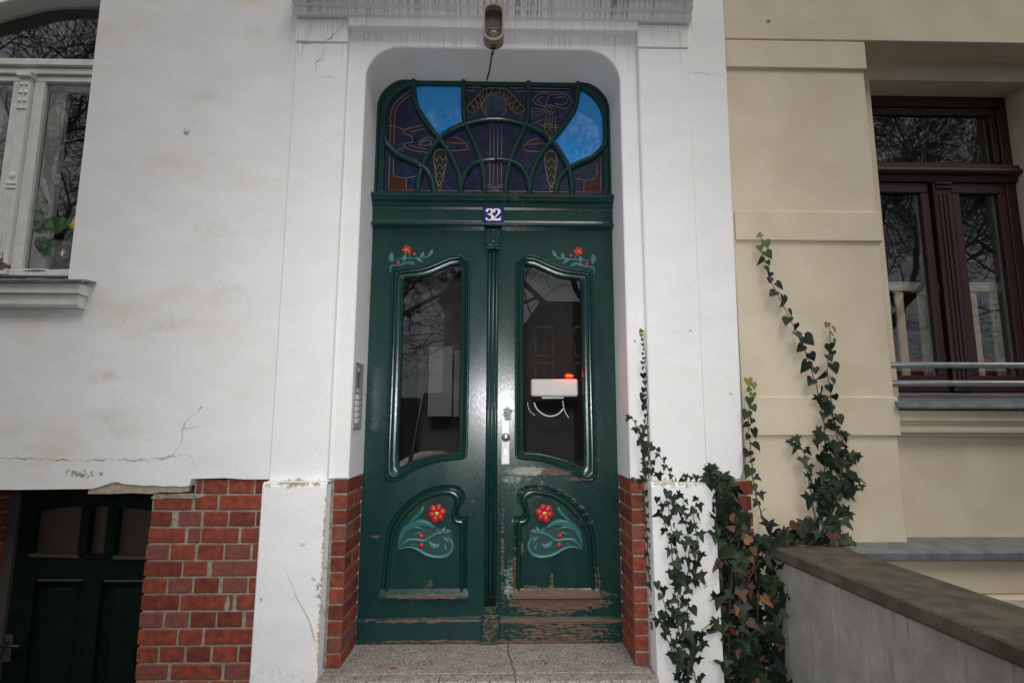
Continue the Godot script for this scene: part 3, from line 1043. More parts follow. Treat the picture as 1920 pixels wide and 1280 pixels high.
func doorstep(h: Node):
	var d := node("doorstep", h)
	tag(d, "speckled terrazzo doorstep with a crack across it")
	# the tread is broken in two along a wandering crack
	var cr := [[0.088, -0.30], [0.10, -0.27], [0.094, -0.2], [0.098, -0.13], [0.108, -0.09], [0.106, -0.04], [0.118, 0.0], [0.121, 0.058]]
	var one := PackedVector2Array([V(-0.768, 0.40), V(-0.768, -0.058)])
	var two := PackedVector2Array([V(0.768, -0.058), V(0.768, 0.40)])
	for k in range(cr.size() - 1, -1, -1): one.append(V(cr[k][0] - 0.0022, -cr[k][1]))
	one.append(V(0.086, 0.40))
	two.append(V(0.09, 0.40))
	for k in cr.size(): two.append(V(cr[k][0] + 0.0022, -cr[k][1]))
	for q in [one, two]:
		part("tread_slab", prism(q, -0.06, 0.0, 0.002), M.terrazzo, d, Vector3.ZERO, Vector3(-PI / 2, 0, 0))
	for r in [[-0.772, -0.222], [-0.218, 0.121], [0.127, 0.772]]:
		part("nosing", rail(P([0.061, -0.06, 0.135, -0.06, 0.15, -0.05, 0.155, -0.025, 0.15, -0.006, 0.138, 0.0, 0.061, -0.001]), r[0], r[1]), M.terrazzo, d)
	slab("riser", Vector3(-0.77, -0.35, -0.4), Vector3(0.77, -0.061, 0.13), M.terrazzo, d, 0.004)
	slab("lower_step", Vector3(-0.80, -0.36, 0.131), Vector3(0.80, -0.18, 0.45), M.terrazzo, d, 0.006)

func window_left(h: Node):
	var w := node("casement_window", h)
	tag(w, "white painted casement window with arched top light")
	var z := -0.07
	slab("transom_bar", Vector3(-3.15, 3.084, z - 0.05), Vector3(-2.15, 3.128, z + 0.032), M.white_gloss, w, 0.006)
	slab("transom_bar", Vector3(-3.15, 3.043, z - 0.05), Vector3(-2.15, 3.083, z + 0.016), M.white_gloss, w, 0.005)
	slab("top_rail", Vector3(-3.15, 3.006, z - 0.04), Vector3(-2.15, 3.042, z + 0.002), M.white_gloss, w, 0.004)
	slab("mullion", Vector3(-2.592, 1.904, z - 0.05), Vector3(-2.535, 3.041, z + 0.03), M.white_gloss, w, 0.006)
	slab("stile", Vector3(-2.534, 1.943, z - 0.04), Vector3(-2.478, 3.005, z + 0.004), M.white_gloss, w, 0.004)
	slab("stile", Vector3(-2.649, 1.943, z - 0.04), Vector3(-2.593, 3.005, z + 0.004), M.white_gloss, w, 0.004)
	slab("stile", Vector3(-2.166, 1.943, z - 0.04), Vector3(-2.166, 3.005, z + 0.004), M.white_gloss, w, 0.004)
	slab("bottom_rail", Vector3(-2.534, 1.904, z - 0.04), Vector3(-2.166, 1.942, z + 0.010), M.white_gloss, w, 0.004)
	slab("bottom_rail", Vector3(-3.15, 1.904, z - 0.04), Vector3(-2.593, 1.942, z + 0.010), M.white_gloss, w, 0.004)
	slab("frame_sill", Vector3(-3.15, 1.837, z - 0.06), Vector3(-2.166, 1.880, z + 0.02), M.dark_slot, w, 0.004)
	# turned ornament on the mullion
	part("mullion_cap", prism(P([-2.600, 3.011, -2.527, 3.011, -2.521, 3.041, -2.606, 3.041]), z, z + 0.048, 0.004), M.white_gloss, w)
	for y in [2.972, 2.924, 2.876]:
		for x in [-2.577, -2.550]:
			part("carved_stud", dome(0.010, 0.012, 0.008), M.white_gloss, w, Vector3(x, y, z + 0.03))
	for y in [2.827, 2.397, 2.373]:
		slab("carved_band", Vector3(-2.591, y, z + 0.028), Vector3(-2.536, y + 0.010, z + 0.036), M.white_gloss, w, 0.002)
	part("carved_stud", dome(0.018, 0.02, 0.007), M.white_gloss, w, Vector3(-2.563, 2.446, z + 0.03))
	for k in 3:
		slab("flute", Vector3(-2.581 + 0.014 * k, 1.991, z + 0.028), Vector3(-2.573 + 0.014 * k, 2.349, z + 0.034), M.white_gloss, w, 0.002)
	slab("pane", Vector3(-2.478, 1.943, z - 0.024), Vector3(-2.166, 3.006, z - 0.020), M.pane, w)
	slab("pane", Vector3(-3.15, 1.943, z - 0.024), Vector3(-2.649, 3.006, z - 0.020), M.pane, w)
	slab("pane", Vector3(-3.15, 3.129, z - 0.024), Vector3(-2.166, 3.518, z - 0.020), M.pane, w)
	# bare wood where the paint has flaked off
	for q in [[-2.565, 1.985, 0.014, 0.05], [-2.552, 1.95, 0.02, 0.022], [-2.578, 2.07, 0.006, 0.06], [-2.66, 1.935, 0.05, 0.006], [-2.40, 1.932, 0.06, 0.005], [-2.3, 1.945, 0.03, 0.004]]:
		part("flaked_patch", prism(curve(P([q[0] - q[2], q[1] - q[3] * 0.5, q[0] + q[2] * 0.3, q[1] - q[3], q[0] + q[2], q[1] + q[3] * 0.2, q[0] + q[2] * 0.1, q[1] + q[3]]), 3, true), z, z + 0.0318 if q[0] < -2.55 else z + 0.0115), M.bare_wood, w)
	# inner window, its stiles seen through the outer panes
	for r in [[-2.66, -2.565], [-2.28, -2.2], [-3.0, -2.92]]:
		slab("inner_stile", Vector3(r[0], 1.94, -0.36), Vector3(r[1], 3.1, -0.32), M.white_gloss, w, 0.005)
	slab("inner_rail", Vector3(-3.1, 3.1, -0.36), Vector3(-2.16, 3.17, -0.32), M.white_gloss, w, 0.005)
	slab("handle", Vector3(-2.555, 2.50, -0.318), Vector3(-2.50, 2.514, -0.30), M.black_iron, w, 0.003)
	# sill
	part("sill_sheet", rail(P([-0.14, 1.872, 0.10, 1.848, 0.112, 1.84, 0.108, 1.826, 0.095, 1.83, 0.09, 1.84, -0.14, 1.862]), -3.3, -2.02), M.zinc, w)
	part("sill_moulding", rail(P([0.013, 1.828, 0.09, 1.828, 0.088, 1.782, 0.078, 1.778, 0.013, 1.776]), -3.3, -2.045), M.white_gloss, w)
	part("sill_moulding", rail(P([0.013, 1.775, 0.068, 1.775, 0.066, 1.728, 0.058, 1.715, 0.013, 1.712]), -3.3, -2.062), M.white_gloss, w)

func cellar_door(h: Node):
	var d := node("cellar_door", h)
	tag(d, "dark green cellar door with three small panes set low in the plinth")
	var z := -0.25
	var w1 := P([-2.395, 0.463, -2.155, 0.456, -2.155, 0.705, -2.25, 0.70, -2.33, 0.69, -2.395, 0.672])
	var w2 := P([-2.108, 0.455, -2.02, 0.452, -2.02, 0.705, -2.108, 0.706])
	var w3 := P([-1.965, 0.451, -1.74, 0.445, -1.74, 0.66, -1.80, 0.682, -1.88, 0.694, -1.965, 0.70])
	var p1 := rect(-2.36, -0.9, -2.11, 0.34)
	var p2 := rect(-2.02, -0.9, -1.76, 0.335)
	part("leaf", holed(rect(-2.475, -1.15, -1.66, 0.79), [w1, w2, w3, p1, p2], z, z - 0.05, 0.05), M.cellar_paint, d)
	for w in [w1, w2, w3]:
		part("pane", prism(w, z - 0.05, z - 0.032), M.cellar_pane, d)
		part("glazing_sill", prism(P([w[0].x - 0.01, w[0].y - 0.012, w[1].x + 0.01, w[1].y - 0.012, w[1].x + 0.004, w[1].y + 0.004, w[0].x - 0.004, w[0].y + 0.004]), z - 0.03, z + 0.012, 0.003), M.cellar_edge if w != w2 else M.cellar_paint, d)
	for p in [p1, p2]:
		var q := inset(p, 0.045)
		part("panel", prism(q, z - 0.05, z - 0.012, 0.018), M.cellar_paint, d)
		part("panel_bed", prism(p, z - 0.06, z - 0.034), M.cellar_paint, d)
		slab("panel_edge", Vector3(p[0].x + 0.01, p[2].y - 0.012, z - 0.02), Vector3(p[1].x - 0.01, p[2].y - 0.002, z + 0.002), M.cellar_edge, d, 0.002)
	slab("frame_post", Vector3(-2.528, -1.15, z - 0.05), Vector3(-2.480, 0.80, z + 0.02), M.cellar_edge, d, 0.004)
	slab("frame_head", Vector3(-2.48, 0.77, z - 0.05), Vector3(-1.64, 0.83, z + 0.015), M.cellar_paint, d, 0.004)
	slab("lever_plate", Vector3(-2.472, -0.06, z), Vector3(-2.437, 0.07, z + 0.006), M.cellar_edge, d, 0.002)
	part("lever", tube([Vector3(-2.455, 0.035, z), Vector3(-2.455, 0.035, z + 0.045), Vector3(-2.43, 0.036, z + 0.05), Vector3(-2.36, 0.032, z + 0.048)], [0.008]), M.black_iron, d)
	slab("glazing_bar", Vector3(-2.153, 0.47, z - 0.03), Vector3(-2.11, 0.70, z + 0.014), M.cellar_paint, d, 0.004)
	slab("glazing_bar", Vector3(-2.018, 0.47, z - 0.03), Vector3(-1.967, 0.70, z + 0.014), M.cellar_paint, d, 0.004)

# ---------------------------------------------------------------- transom light
func bar(parent: Node, pts: PackedVector2Array, r := 0.0125):
	var c := curve(pts, 5)
	var a := []
	var b := []
	for p in c:
		a.append(Vector3(p.x, p.y, -0.300))
		b.append(Vector3(p.x, p.y, -0.290))
	var st := begin(true)
	add_tube(st, a, [r], 7)
	add_tube(st, b, [r * 0.55], 6)
	part("glazing_bar", done(st), M.door_paint, parent)

func shifted(pts: PackedVector2Array, s: float, cx: float) -> PackedVector2Array:
	var out := PackedVector2Array()
	for p in pts: out.append(V(cx + s * p.x, p.y))
	return out

func transom(h: Node):
	var t := node("transom_light", h)
	tag(t, "arched stained glass light above the green door")
	var z := -0.30
	var outer := PackedVector2Array([V(-0.705, 2.44), V(0.705, 2.44)])
	var inner := PackedVector2Array([V(-0.645, 2.487), V(0.655, 2.487)])
	for k in 11:
		var a := PI / 2 * k / 10
		outer.append(V(0.505 + 0.2 * cos(a), 3.03 + 0.2 * sin(a)))
		inner.append(V(0.45 + 0.205 * cos(a), 2.962 + 0.205 * sin(a)))
	for k in 11:
		var a := PI / 2 + PI / 2 * k / 10
		outer.append(V(-0.505 + 0.2 * cos(a), 3.03 + 0.2 * sin(a)))
		inner.append(V(-0.44 + 0.205 * cos(a), 2.962 + 0.205 * sin(a)))
	var a96 := resample(outer, 96)
	var b96 := resample(inner, 96)
	part("frame", loft(a96, b96, [[0.0, -0.02], [0.0, 0.012], [0.3, 0.012], [0.42, -0.004], [0.72, -0.004], [0.8, 0.004], [0.9, 0.002], [1.0, -0.022]], z), M.door_paint, t)
	var cx := 0.012
	var A := P([0.66, 2.83, 0.648, 2.79, 0.60, 2.736, 0.555, 2.708, 0.50, 2.683, 0.439, 2.652])
	var B := P([0.439, 2.652, 0.405, 2.62, 0.378, 2.572, 0.366, 2.527, 0.36, 2.482])
	var big_out := P([0.336, 2.822, 0.385, 2.75, 0.43, 2.665, 0.452, 2.58, 0.458, 2.482])
	var big_in := P([0.336, 2.822, 0.284, 2.752, 0.238, 2.667, 0.213, 2.582, 0.202, 2.484])
	var Cc := P([0.50, 3.2, 0.494, 3.11, 0.478, 3.03, 0.435, 2.955, 0.382, 2.88, 0.336, 2.826])
	var D := P([0.336, 2.826, 0.27, 2.88, 0.18, 2.922, 0.07, 2.952, 0.0, 2.957])
	var E := P([0.197, 3.2, 0.196, 3.06, 0.193, 2.98, 0.178, 2.917, 0.134, 2.815, 0.088, 2.695, 0.067, 2.583, 0.061, 2.484])
	var Fs := P([0.202, 2.52, 0.184, 2.60, 0.14, 2.66, 0.088, 2.687, 0.04, 2.697, 0.0, 2.699])
	# panes: one polygon for each field of the tracery
	var zp := z - 0.016
	for s in [-1.0, 1.0]:
		var edge := P([0.70, 2.83, 0.70, 3.25, 0.50, 3.25])
		var cells := {}
		var f1 := PackedVector2Array()
		for p in curve(Cc, 5): f1.append(p)
		var bo := curve(big_out, 5)
		for k in 11: f1.append(bo[k])
		var ar := curve(A, 5)
		ar.reverse()
		f1.append_array(ar)
		f1.append_array(P([0.70, 2.83, 0.70, 3.25, 0.50, 3.25]))
		cells["outer"] = f1
		var f2 := curve(Cc, 5)
		var dd := curve(D, 5)
		for k in 11: f2.append(dd[k])
		var ee := curve(E, 5)
		var eu := PackedVector2Array()
		for k in 16: eu.append(ee[k])
		eu.reverse()
		f2.append_array(eu)
		cells["upper"] = f2
		var f3 := PackedVector2Array()
		for k in range(10, bo.size()): f3.append(bo[k])
		f3.append_array(P([0.458, 2.46, 0.70, 2.46, 0.70, 2.83]))
		f3.append_array(curve(A, 5))
		cells["corner"] = f3
		var f4 := curve(B, 5)
		f4.append_array(P([0.36, 2.46, 0.458, 2.46]))
		var bl := PackedVector2Array()
		for k in range(12, bo.size()): bl.append(bo[k])
		bl.reverse()
		f4.append_array(bl)
		cells["lancet"] = f4
		var f5 := PackedVector2Array()
		for k in 11: f5.append(bo[k])
		f5.append_array(curve(B, 5))
		f5.append_array(P([0.36, 2.46, 0.202, 2.46]))
		var bi := curve(big_in, 5)
		bi.reverse()
		f5.append_array(bi)
		cells["pointed"] = f5
		var f6 := PackedVector2Array()
		for k in range(0, 11): f6.append(dd[k])
		for k in range(15, 26): f6.append(ee[k])
		var fs := curve(Fs, 5)
		for k in range(15, -1, -1): f6.append(fs[k])
		var b2 := curve(big_in, 5)
		for k in range(19, -1, -1): f6.append(b2[k])
		cells["side"] = f6
		var f7 := PackedVector2Array()
		for k in 16: f7.append(fs[k])
		for k in range(25, ee.size()): f7.append(ee[k])
		f7.append_array(P([0.061, 2.46, 0.202, 2.46]))
		cells["small"] = f7
		for k in cells:
			var m: Material = {"outer": M.glass_ink, "corner": M.glass_dusk, "pointed": M.glass_violet, "lancet": M.glass_plum, "small": M.glass_ink}.get(k, M.glass_violet)
			var lab := ""
			if (k == "upper" and s < 0) or (k == "outer" and s > 0):
				m = M.glass_blue
				lab = "bright blue replacement pane"
			var poly := shifted(cells[k], s, cx)
			var mesh := prism(clean(poly), zp - 0.006, zp + (0.002 if lab else 0.0))
			tag(part("stained_pane", mesh, m, t), lab)
	# middle column of panes
	var mid := {}
	var eL := curve(E, 5)
	var top := PackedVector2Array()
	for k in 16: top.append(V(cx + eL[k].x, eL[k].y))
	var dc := curve(D, 5)
	for k in range(11, dc.size()): top.append(V(cx + dc[k].x, dc[k].y))
	for k in range(dc.size() - 2, 10, -1): top.append(V(cx - dc[k].x, dc[k].y))
	for k in range(15, -1, -1): top.append(V(cx - eL[k].x, eL[k].y))
	mid["top"] = top
	var cen := PackedVector2Array()
	for k in range(15, 26): cen.append(V(cx + eL[k].x, eL[k].y))
	for k in range(25, 14, -1): cen.append(V(cx - eL[k].x, eL[k].y))
	for k in range(11, dc.size()): cen.append(V(cx - dc[k].x, dc[k].y))
	for k in range(dc.size() - 2, 10, -1): cen.append(V(cx + dc[k].x, dc[k].y))
	mid["middle"] = cen
	var lo := PackedVector2Array()
	for k in range(25, eL.size()): lo.append(V(cx + eL[k].x, eL[k].y))
	for k in range(eL.size() - 1, 24, -1): lo.append(V(cx - eL[k].x, eL[k].y))
	mid["low"] = lo
	for k in mid:
		part("stained_pane", prism(clean(mid[k]), zp - 0.006, zp), {"top": M.glass_dusk, "middle": M.glass_violet, "low": M.glass_plum}[k], t)
	# tracery
	for s in [-1.0, 1.0]:
		for c in [A, B, big_out, big_in, Cc, E, Fs]:
			bar(t, shifted(c, s, cx), 0.0165)
	var whole := shifted(D, -1.0, cx)
	var other := shifted(D, 1.0, cx)
	other.reverse()
	for k in range(1, other.size()): whole.append(other[k])
	bar(t, whole, 0.0175)
	leads(t, zp, cx)

func clean(poly: PackedVector2Array) -> PackedVector2Array:
	var out := PackedVector2Array()
	for p in poly:
		if out.is_empty() or out[out.size() - 1].distance_to(p) > 0.002:
			out.append(p)
	if out[0].distance_to(out[out.size() - 1]) < 0.002:
		out.remove_at(out.size() - 1)
	return out

func lead(parent: Node, pts: PackedVector2Array, z: float, sub := 4, r := 0.0032):
	part("lead_came", flat_tube(curve(pts, sub) if sub > 1 else pts, z + 0.002, r, 5), M.lead, parent)

func leads(t: Node, z: float, cx: float):
	# four strings with beads, running down the middle
	for x in [-0.034, -0.011, 0.012, 0.035]:
		lead(t, P([cx + x, 2.53 + absf(x) * 0.5, cx + x, 2.93]), z, 1)
		part("glass_bead", dome(0.011, 0.011, 0.006), M.glass_wine, t, Vector3(cx + x, 2.518 + absf(x) * 0.5, z))
		lead(t, ellipse(V(cx + x, 2.518 + absf(x) * 0.5), 0.011, 0.011, 12), z, 1, 0.0026)
	lead(t, P([-0.62, 2.505, 0.64, 2.505]), z, 1, 0.003)
	part("border_glass", prism(rect(-0.64, 2.47, 0.65, 2.503), z - 0.006, z + 0.0012), M.glass_brown, t)
	for s in [-1.0, 1.0]:
		var F := func(a: Array) -> PackedVector2Array: return shifted(P(a), s, cx)
		# pendant of scales inside the pointed arch
		var pend: PackedVector2Array = F.call([0.372, 2.716, 0.360, 2.631, 0.352, 2.566, 0.334, 2.54, 0.314, 2.567, 0.302, 2.632, 0.293, 2.717, 0.312, 2.76, 0.354, 2.758])
		part("scale_glass", prism(clean(pend), z - 0.004, z + 0.0015), M.glass_olive, t)
		var loop := pend.duplicate()
		loop.append(pend[0])
		lead(t, loop, z, 3)
		for r in 4:
			var y := 2.73 - r * 0.048
			var w := 0.038 - r * 0.006
			lead(t, F.call([0.333 - w, y - 0.012, 0.333 - w * 0.5, y - 0.034, 0.333, y - 0.012, 0.333 + w * 0.5, y - 0.034, 0.333 + w, y - 0.012]), z, 2, 0.0026)
			lead(t, F.call([0.333 - w * 0.5, y - 0.034, 0.333 - w * 0.5, y - 0.052]), z, 1, 0.0024)
			lead(t, F.call([0.333 + w * 0.5, y - 0.034, 0.333 + w * 0.5, y - 0.052]), z, 1, 0.0024)
		part("glass_bead", dome(0.012, 0.015, 0.005), M.glass_wine, t, Vector3(cx + s * 0.333, 2.522, z))
		lead(t, shifted(ellipse(V(0.333, 2.522), 0.012, 0.015, 12), s, cx), z, 1, 0.0026)
		# laurel leaf beside it
		lead(t, F.call([0.26, 2.843, 0.222, 2.834, 0.186, 2.806, 0.166, 2.776, 0.19, 2.762, 0.275, 2.756]), z)
		lead(t, F.call([0.295, 2.809, 0.19, 2.802]), z, 1)
		part("leaf_glass", prism(clean(F.call([0.285, 2.812, 0.255, 2.84, 0.222, 2.832, 0.192, 2.806])), z - 0.004, z + 0.0012), M.glass_wine, t)
		# corner piece
		lead(t, F.call([0.606, 2.60, 0.585, 2.588, 0.53, 2.578, 0.526, 2.505]), z, 1)
		part("corner_glass", prism(clean(F.call([0.625, 2.503, 0.527, 2.503, 0.53, 2.576, 0.585, 2.586, 0.604, 2.598, 0.625, 2.60])), z - 0.004, z + 0.0014), M.glass_brown, t)
		lead(t, F.call([0.53, 2.578, 0.468, 2.594]), z, 1)
		lead(t, F.call([0.606, 2.60, 0.610, 2.70]), z, 1)
		lead(t, F.call([0.63, 2.505, 0.633, 2.74]), z, 1)
	# border and scroll in the old pane at the left
	var L := func(a: Array) -> PackedVector2Array: return P(a)
	lead(t, L.call([-0.622, 2.80, -0.62, 2.89, -0.622, 2.985, -0.595, 3.06, -0.504, 3.145]), z)
	lead(t, L.call([-0.597, 2.80, -0.599, 2.89, -0.591, 3.018, -0.552, 3.073, -0.497, 3.118]), z)
	part("border_glass", prism(clean(L.call([-0.622, 2.80, -0.6, 2.80, -0.599, 2.89, -0.591, 3.018, -0.552, 3.073, -0.505, 3.12, -0.512, 3.14, -0.595, 3.06, -0.622, 2.985, -0.62, 2.89])), z - 0.004, z + 0.0012), M.glass_wine, t)
	lead(t, L.call([-0.429, 2.917, -0.485, 2.903, -0.534, 2.885, -0.537, 2.866, -0.492, 2.84, -0.492, 2.807, -0.532, 2.799, -0.531, 2.78, -0.481, 2.754, -0.388, 2.742]), z)
	lead(t, L.call([-0.42, 2.895, -0.47, 2.882, -0.505, 2.868]), z)
	lead(t, L.call([-0.40, 2.765, -0.46, 2.774, -0.51, 2.79]), z)
	part("scroll_glass", prism(clean(L.call([-0.429, 2.917, -0.485, 2.903, -0.534, 2.885, -0.537, 2.868, -0.505, 2.866, -0.47, 2.882, -0.42, 2.895])), z - 0.004, z + 0.0012), M.glass_wine, t)
	part("scroll_glass", prism(clean(L.call([-0.532, 2.797, -0.531, 2.78, -0.481, 2.754, -0.39, 2.742, -0.40, 2.765, -0.46, 2.774, -0.51, 2.79])), z - 0.004, z + 0.0012), M.glass_wine, t)
	lead(t, L.call([-0.64, 2.911, -0.591, 2.905, -0.537, 2.885]), z)
	lead(t, L.call([-0.592, 2.749, -0.531, 2.773]), z, 1)
	lead(t, L.call([-0.451, 2.791, -0.439, 2.814, -0.402, 2.838, -0.365, 2.835, -0.352, 2.808, -0.383, 2.791, -0.414, 2.788, -0.451, 2.791]), z)
	lead(t, L.call([-0.44, 2.80, -0.40, 2.822, -0.37, 2.81, -0.39, 2.797]), z)
	# garland and medallion at the top
	part("medallion", prism(ellipse(V(cx - 0.012, 3.045), 0.075, 0.075, 28), z - 0.004, z + 0.003, 0.002), M.glass_clear, t)
	lead(t, ellipse(V(cx - 0.012, 3.045), 0.076, 0.076, 29), z, 1, 0.0028)
	for s in [-1.0, 1.0]:
		var G := func(a: Array) -> PackedVector2Array: return shifted(P(a), s, cx - 0.004)
		part("garland_glass", prism(clean(G.call([0.0, 3.165, 0.07, 3.155, 0.126, 3.09, 0.172, 3.035, 0.16, 3.012, 0.125, 3.005, 0.09, 3.047, 0.05, 3.118, 0.0, 3.138])), z - 0.004, z + 0.0012), M.glass_olive, t)
		lead(t, G.call([0.0, 3.167, 0.07, 3.157, 0.126, 3.092, 0.174, 3.038, 0.162, 3.012, 0.125, 3.003, 0.085, 3.05, 0.044, 3.122, 0.0, 3.136]), z)
		for q in [[0.02, 3.166, 0.03, 3.13], [0.05, 3.162, 0.055, 3.112], [0.078, 3.148, 0.07, 3.09], [0.1, 3.12, 0.085, 3.06], [0.125, 3.092, 0.10, 3.035], [0.15, 3.064, 0.125, 3.012], [0.07, 3.09, 0.1, 3.12], [0.085, 3.055, 0.13, 3.09], [0.105, 3.03, 0.155, 3.058]]:
			lead(t, G.call(q), z, 1, 0.0026)
		lead(t, G.call([0.08, 3.168, 0.185, 3.168]), z, 1)
		lead(t, G.call([0.12, 3.145, 0.185, 3.145]), z, 1)
	# bow with tassel in the field at the right
	lead(t, L.call([0.337, 3.138, 0.277, 3.13, 0.239, 3.099, 0.245, 3.072, 0.302, 3.049, 0.314, 3.059, 0.337, 3.121, 0.372, 3.128, 0.442, 3.129, 0.473, 3.089, 0.46, 3.055, 0.422, 3.037, 0.371, 3.053]), z)
	lead(t, L.call([0.30, 3.115, 0.262, 3.09, 0.29, 3.068]), z)
	lead(t, L.call([0.372, 3.108, 0.43, 3.112, 0.45, 3.085, 0.41, 3.06, 0.37, 3.07]), z)
	lead(t, ellipse(V(0.338, 3.031), 0.032, 0.03, 20), z, 1)
	part("glass_bead", dome(0.016, 0.016, 0.006), M.glass_wine, t, Vector3(0.338, 3.031, z))
	lead(t, ellipse(V(0.338, 3.031), 0.016, 0.016, 14), z, 1)
	part("scale_glass", prism(P([0.314, 2.99, 0.307, 2.931, 0.313, 2.864, 0.338, 2.845, 0.368, 2.872, 0.371, 2.986]), z - 0.004, z + 0.0012), M.glass_olive, t)
	lead(t, L.call([0.314, 2.992, 0.307, 2.931, 0.313, 2.864, 0.338, 2.845, 0.37, 2.872, 0.371, 2.986]), z)
	for q in [[0.338, 3.0, 0.338, 2.93], [0.322, 2.995, 0.324, 2.935], [0.355, 2.995, 0.353, 2.935], [0.338, 2.91, 0.32, 2.88], [0.338, 2.91, 0.356, 2.88], [0.32, 2.88, 0.338, 2.855], [0.356, 2.88, 0.338, 2.855]]:
		lead(t, L.call(q), z, 1, 0.0026)
	for q in [[0.305, 3.03, 0.235, 3.035], [0.306, 3.02, 0.228, 3.01], [0.308, 3.01, 0.24, 2.985], [0.235, 3.035, 0.228, 3.01], [0.228, 3.01, 0.24, 2.985], [0.257, 2.95, 0.301, 2.965], [0.22, 2.925, 0.26, 2.948]]:
		lead(t, L.call(q), z, 1, 0.0026)
	lead(t, L.call([0.257, 2.95, 0.27, 2.936, 0.314, 2.918, 0.414, 2.913]), z)
	lead(t, L.call([0.30, 2.935, 0.41, 2.926]), z, 1)
	lead(t, L.call([0.215, 3.168, 0.47, 3.168]), z, 1)
	lead(t, L.call([0.215, 3.145, 0.46, 3.145]), z, 1)

# ---------------------------------------------------------------- the double door
const ZD := -0.30

func door_leaf(h: Node, s: float):
	var d := node("door_leaf", h)
	tag(d, "green door leaf with the lock, its paint worn to the wood" if s > 0 else "green door leaf with a grey card behind its pane")
	var glass := curve(P([0.511, 1.935, 0.496, 1.966, 0.441, 1.973, 0.38, 1.984, 0.334, 2.003, 0.289, 2.023, 0.234, 2.047, 0.203, 2.047, 0.185, 2.020, 0.180, 1.664, 0.180, 1.271, 0.181, 1.013, 0.195, 0.987, 0.253, 0.981, 0.306, 0.973, 0.356, 0.961, 0.405, 0.947, 0.468, 0.921, 0.494, 0.912, 0.511, 0.935, 0.511, 1.241, 0.511, 1.601]), 5, true)
	var gout := curve(P([0.581, 1.972, 0.560, 2.017, 0.458, 2.033, 0.397, 2.046, 0.336, 2.069, 0.275, 2.098, 0.229, 2.112, 0.179, 2.106, 0.145, 2.074, 0.132, 2.039, 0.128, 1.664, 0.128, 1.272, 0.130, 0.993, 0.150, 0.950, 0.209, 0.941, 0.282, 0.932, 0.354, 0.912, 0.427, 0.881, 0.498, 0.838, 0.541, 0.824, 0.574, 0.841, 0.585, 0.878, 0.582, 1.241, 0.580, 1.6]), 5, true)
	var ra := resample(gout, 150)
	var rb := resample(glass, 150)
	# pair each outer point with the inner one straight across, so that the moulding does not twist
	var rc := PackedVector2Array()
	for k in ra.size():
		var best := rb[k]
		var bd := 9.0
		for j in range(k - 9, k + 10):
			var q := rb[(j + 150) % 150]
			if q.distance_to(ra[k]) < bd:
				bd = q.distance_to(ra[k])
				best = q
		rc.append(best.lerp(rb[k], 0.5))
	var low := P([0.588, 0.229, 0.579, 0.335, 0.572, 0.444, 0.566, 0.54, 0.543, 0.615, 0.491, 0.688, 0.414, 0.755, 0.325, 0.798, 0.224, 0.812, 0.171, 0.798, 0.142, 0.764, 0.147, 0.719, 0.170, 0.688, 0.176, 0.662, 0.157, 0.642, 0.125, 0.648])
	low = curve(low, 4)
	low.append_array(P([0.124, 0.5, 0.123, 0.36, 0.122, 0.233]))
	var fld := curve(P([0.536, 0.262, 0.530, 0.36, 0.524, 0.46, 0.516, 0.53, 0.494, 0.59, 0.452, 0.648, 0.39, 0.703, 0.318, 0.74, 0.250, 0.752, 0.216, 0.742, 0.202, 0.715, 0.212, 0.68, 0.218, 0.645, 0.205, 0.606, 0.178, 0.59, 0.172, 0.56]), 4)
	fld.append_array(P([0.170, 0.46, 0.169, 0.36, 0.168, 0.262]))
	var la := resample(low, 130)
	var lb := resample(fld, 130)
	for k in 26:      # keep the bottom corners square
		pass
	var outer := rect(0.032, 0.128, 0.703, 2.275)
	part("board", holed(flip(outer, s), [flip(ra, s), flip(la, s)], ZD, ZD - 0.045), M.door_paint, d)
	part("glazing_moulding", loft(flip(ra, s), flip(rc, s), [[0.0, -0.012], [0.0, 0.006], [0.08, 0.012], [0.2, 0.013], [0.26, 0.004], [0.32, 0.010], [0.40, 0.009], [0.48, 0.001], [0.6, -0.005], [0.74, -0.007], [0.82, -0.004], [0.86, 0.004], [0.93, 0.002], [1.0, -0.022]], ZD), M.door_paint, d)
	part("panel_moulding", loft(flip(la, s), flip(lb, s), [[0.0, -0.002], [0.08, -0.015], [0.25, -0.018], [0.42, -0.010], [0.55, 0.002], [0.68, 0.004], [0.8, -0.001], [0.9, -0.011], [1.0, -0.012]], ZD), M.door_paint, d)
	var st := begin()
	add_face(st, flip(lb, s), ZD - 0.012)
	part("panel", done(st), M.door_paint, d)
	# weathered ledge under the panel
	var x0 := minf(s * 0.105, s * 0.60)
	var x1 := maxf(s * 0.105, s * 0.60)
	part("panel_ledge", rail(P([ZD - 0.02, 0.268, ZD - 0.008, 0.268, ZD + 0.016, 0.236, ZD + 0.018, 0.224, ZD + 0.012, 0.218, ZD - 0.02, 0.218]), x0 + 0.012, x1 - 0.012), M.door_paint, d)
	# kick board
	x0 = minf(s * (0.053 if s > 0 else 0.046), s * 0.699)
	x1 = maxf(s * (0.053 if s > 0 else 0.046), s * 0.699)
	part("kick_board", rail(P([ZD - 0.04, 0.004, ZD + 0.022, 0.004, ZD + 0.022, 0.112, ZD + 0.019, 0.118, ZD + 0.008, 0.128, ZD - 0.04, 0.128]), x0, x1), M.door_paint, d)
	slab("pane", Vector3(minf(s * 0.17, s * 0.52), 0.90, ZD - 0.030), Vector3(maxf(s * 0.17, s * 0.52), 2.06, ZD - 0.025), M.pane, d)
	carving_low(d, s)
	carving_top(d, s)
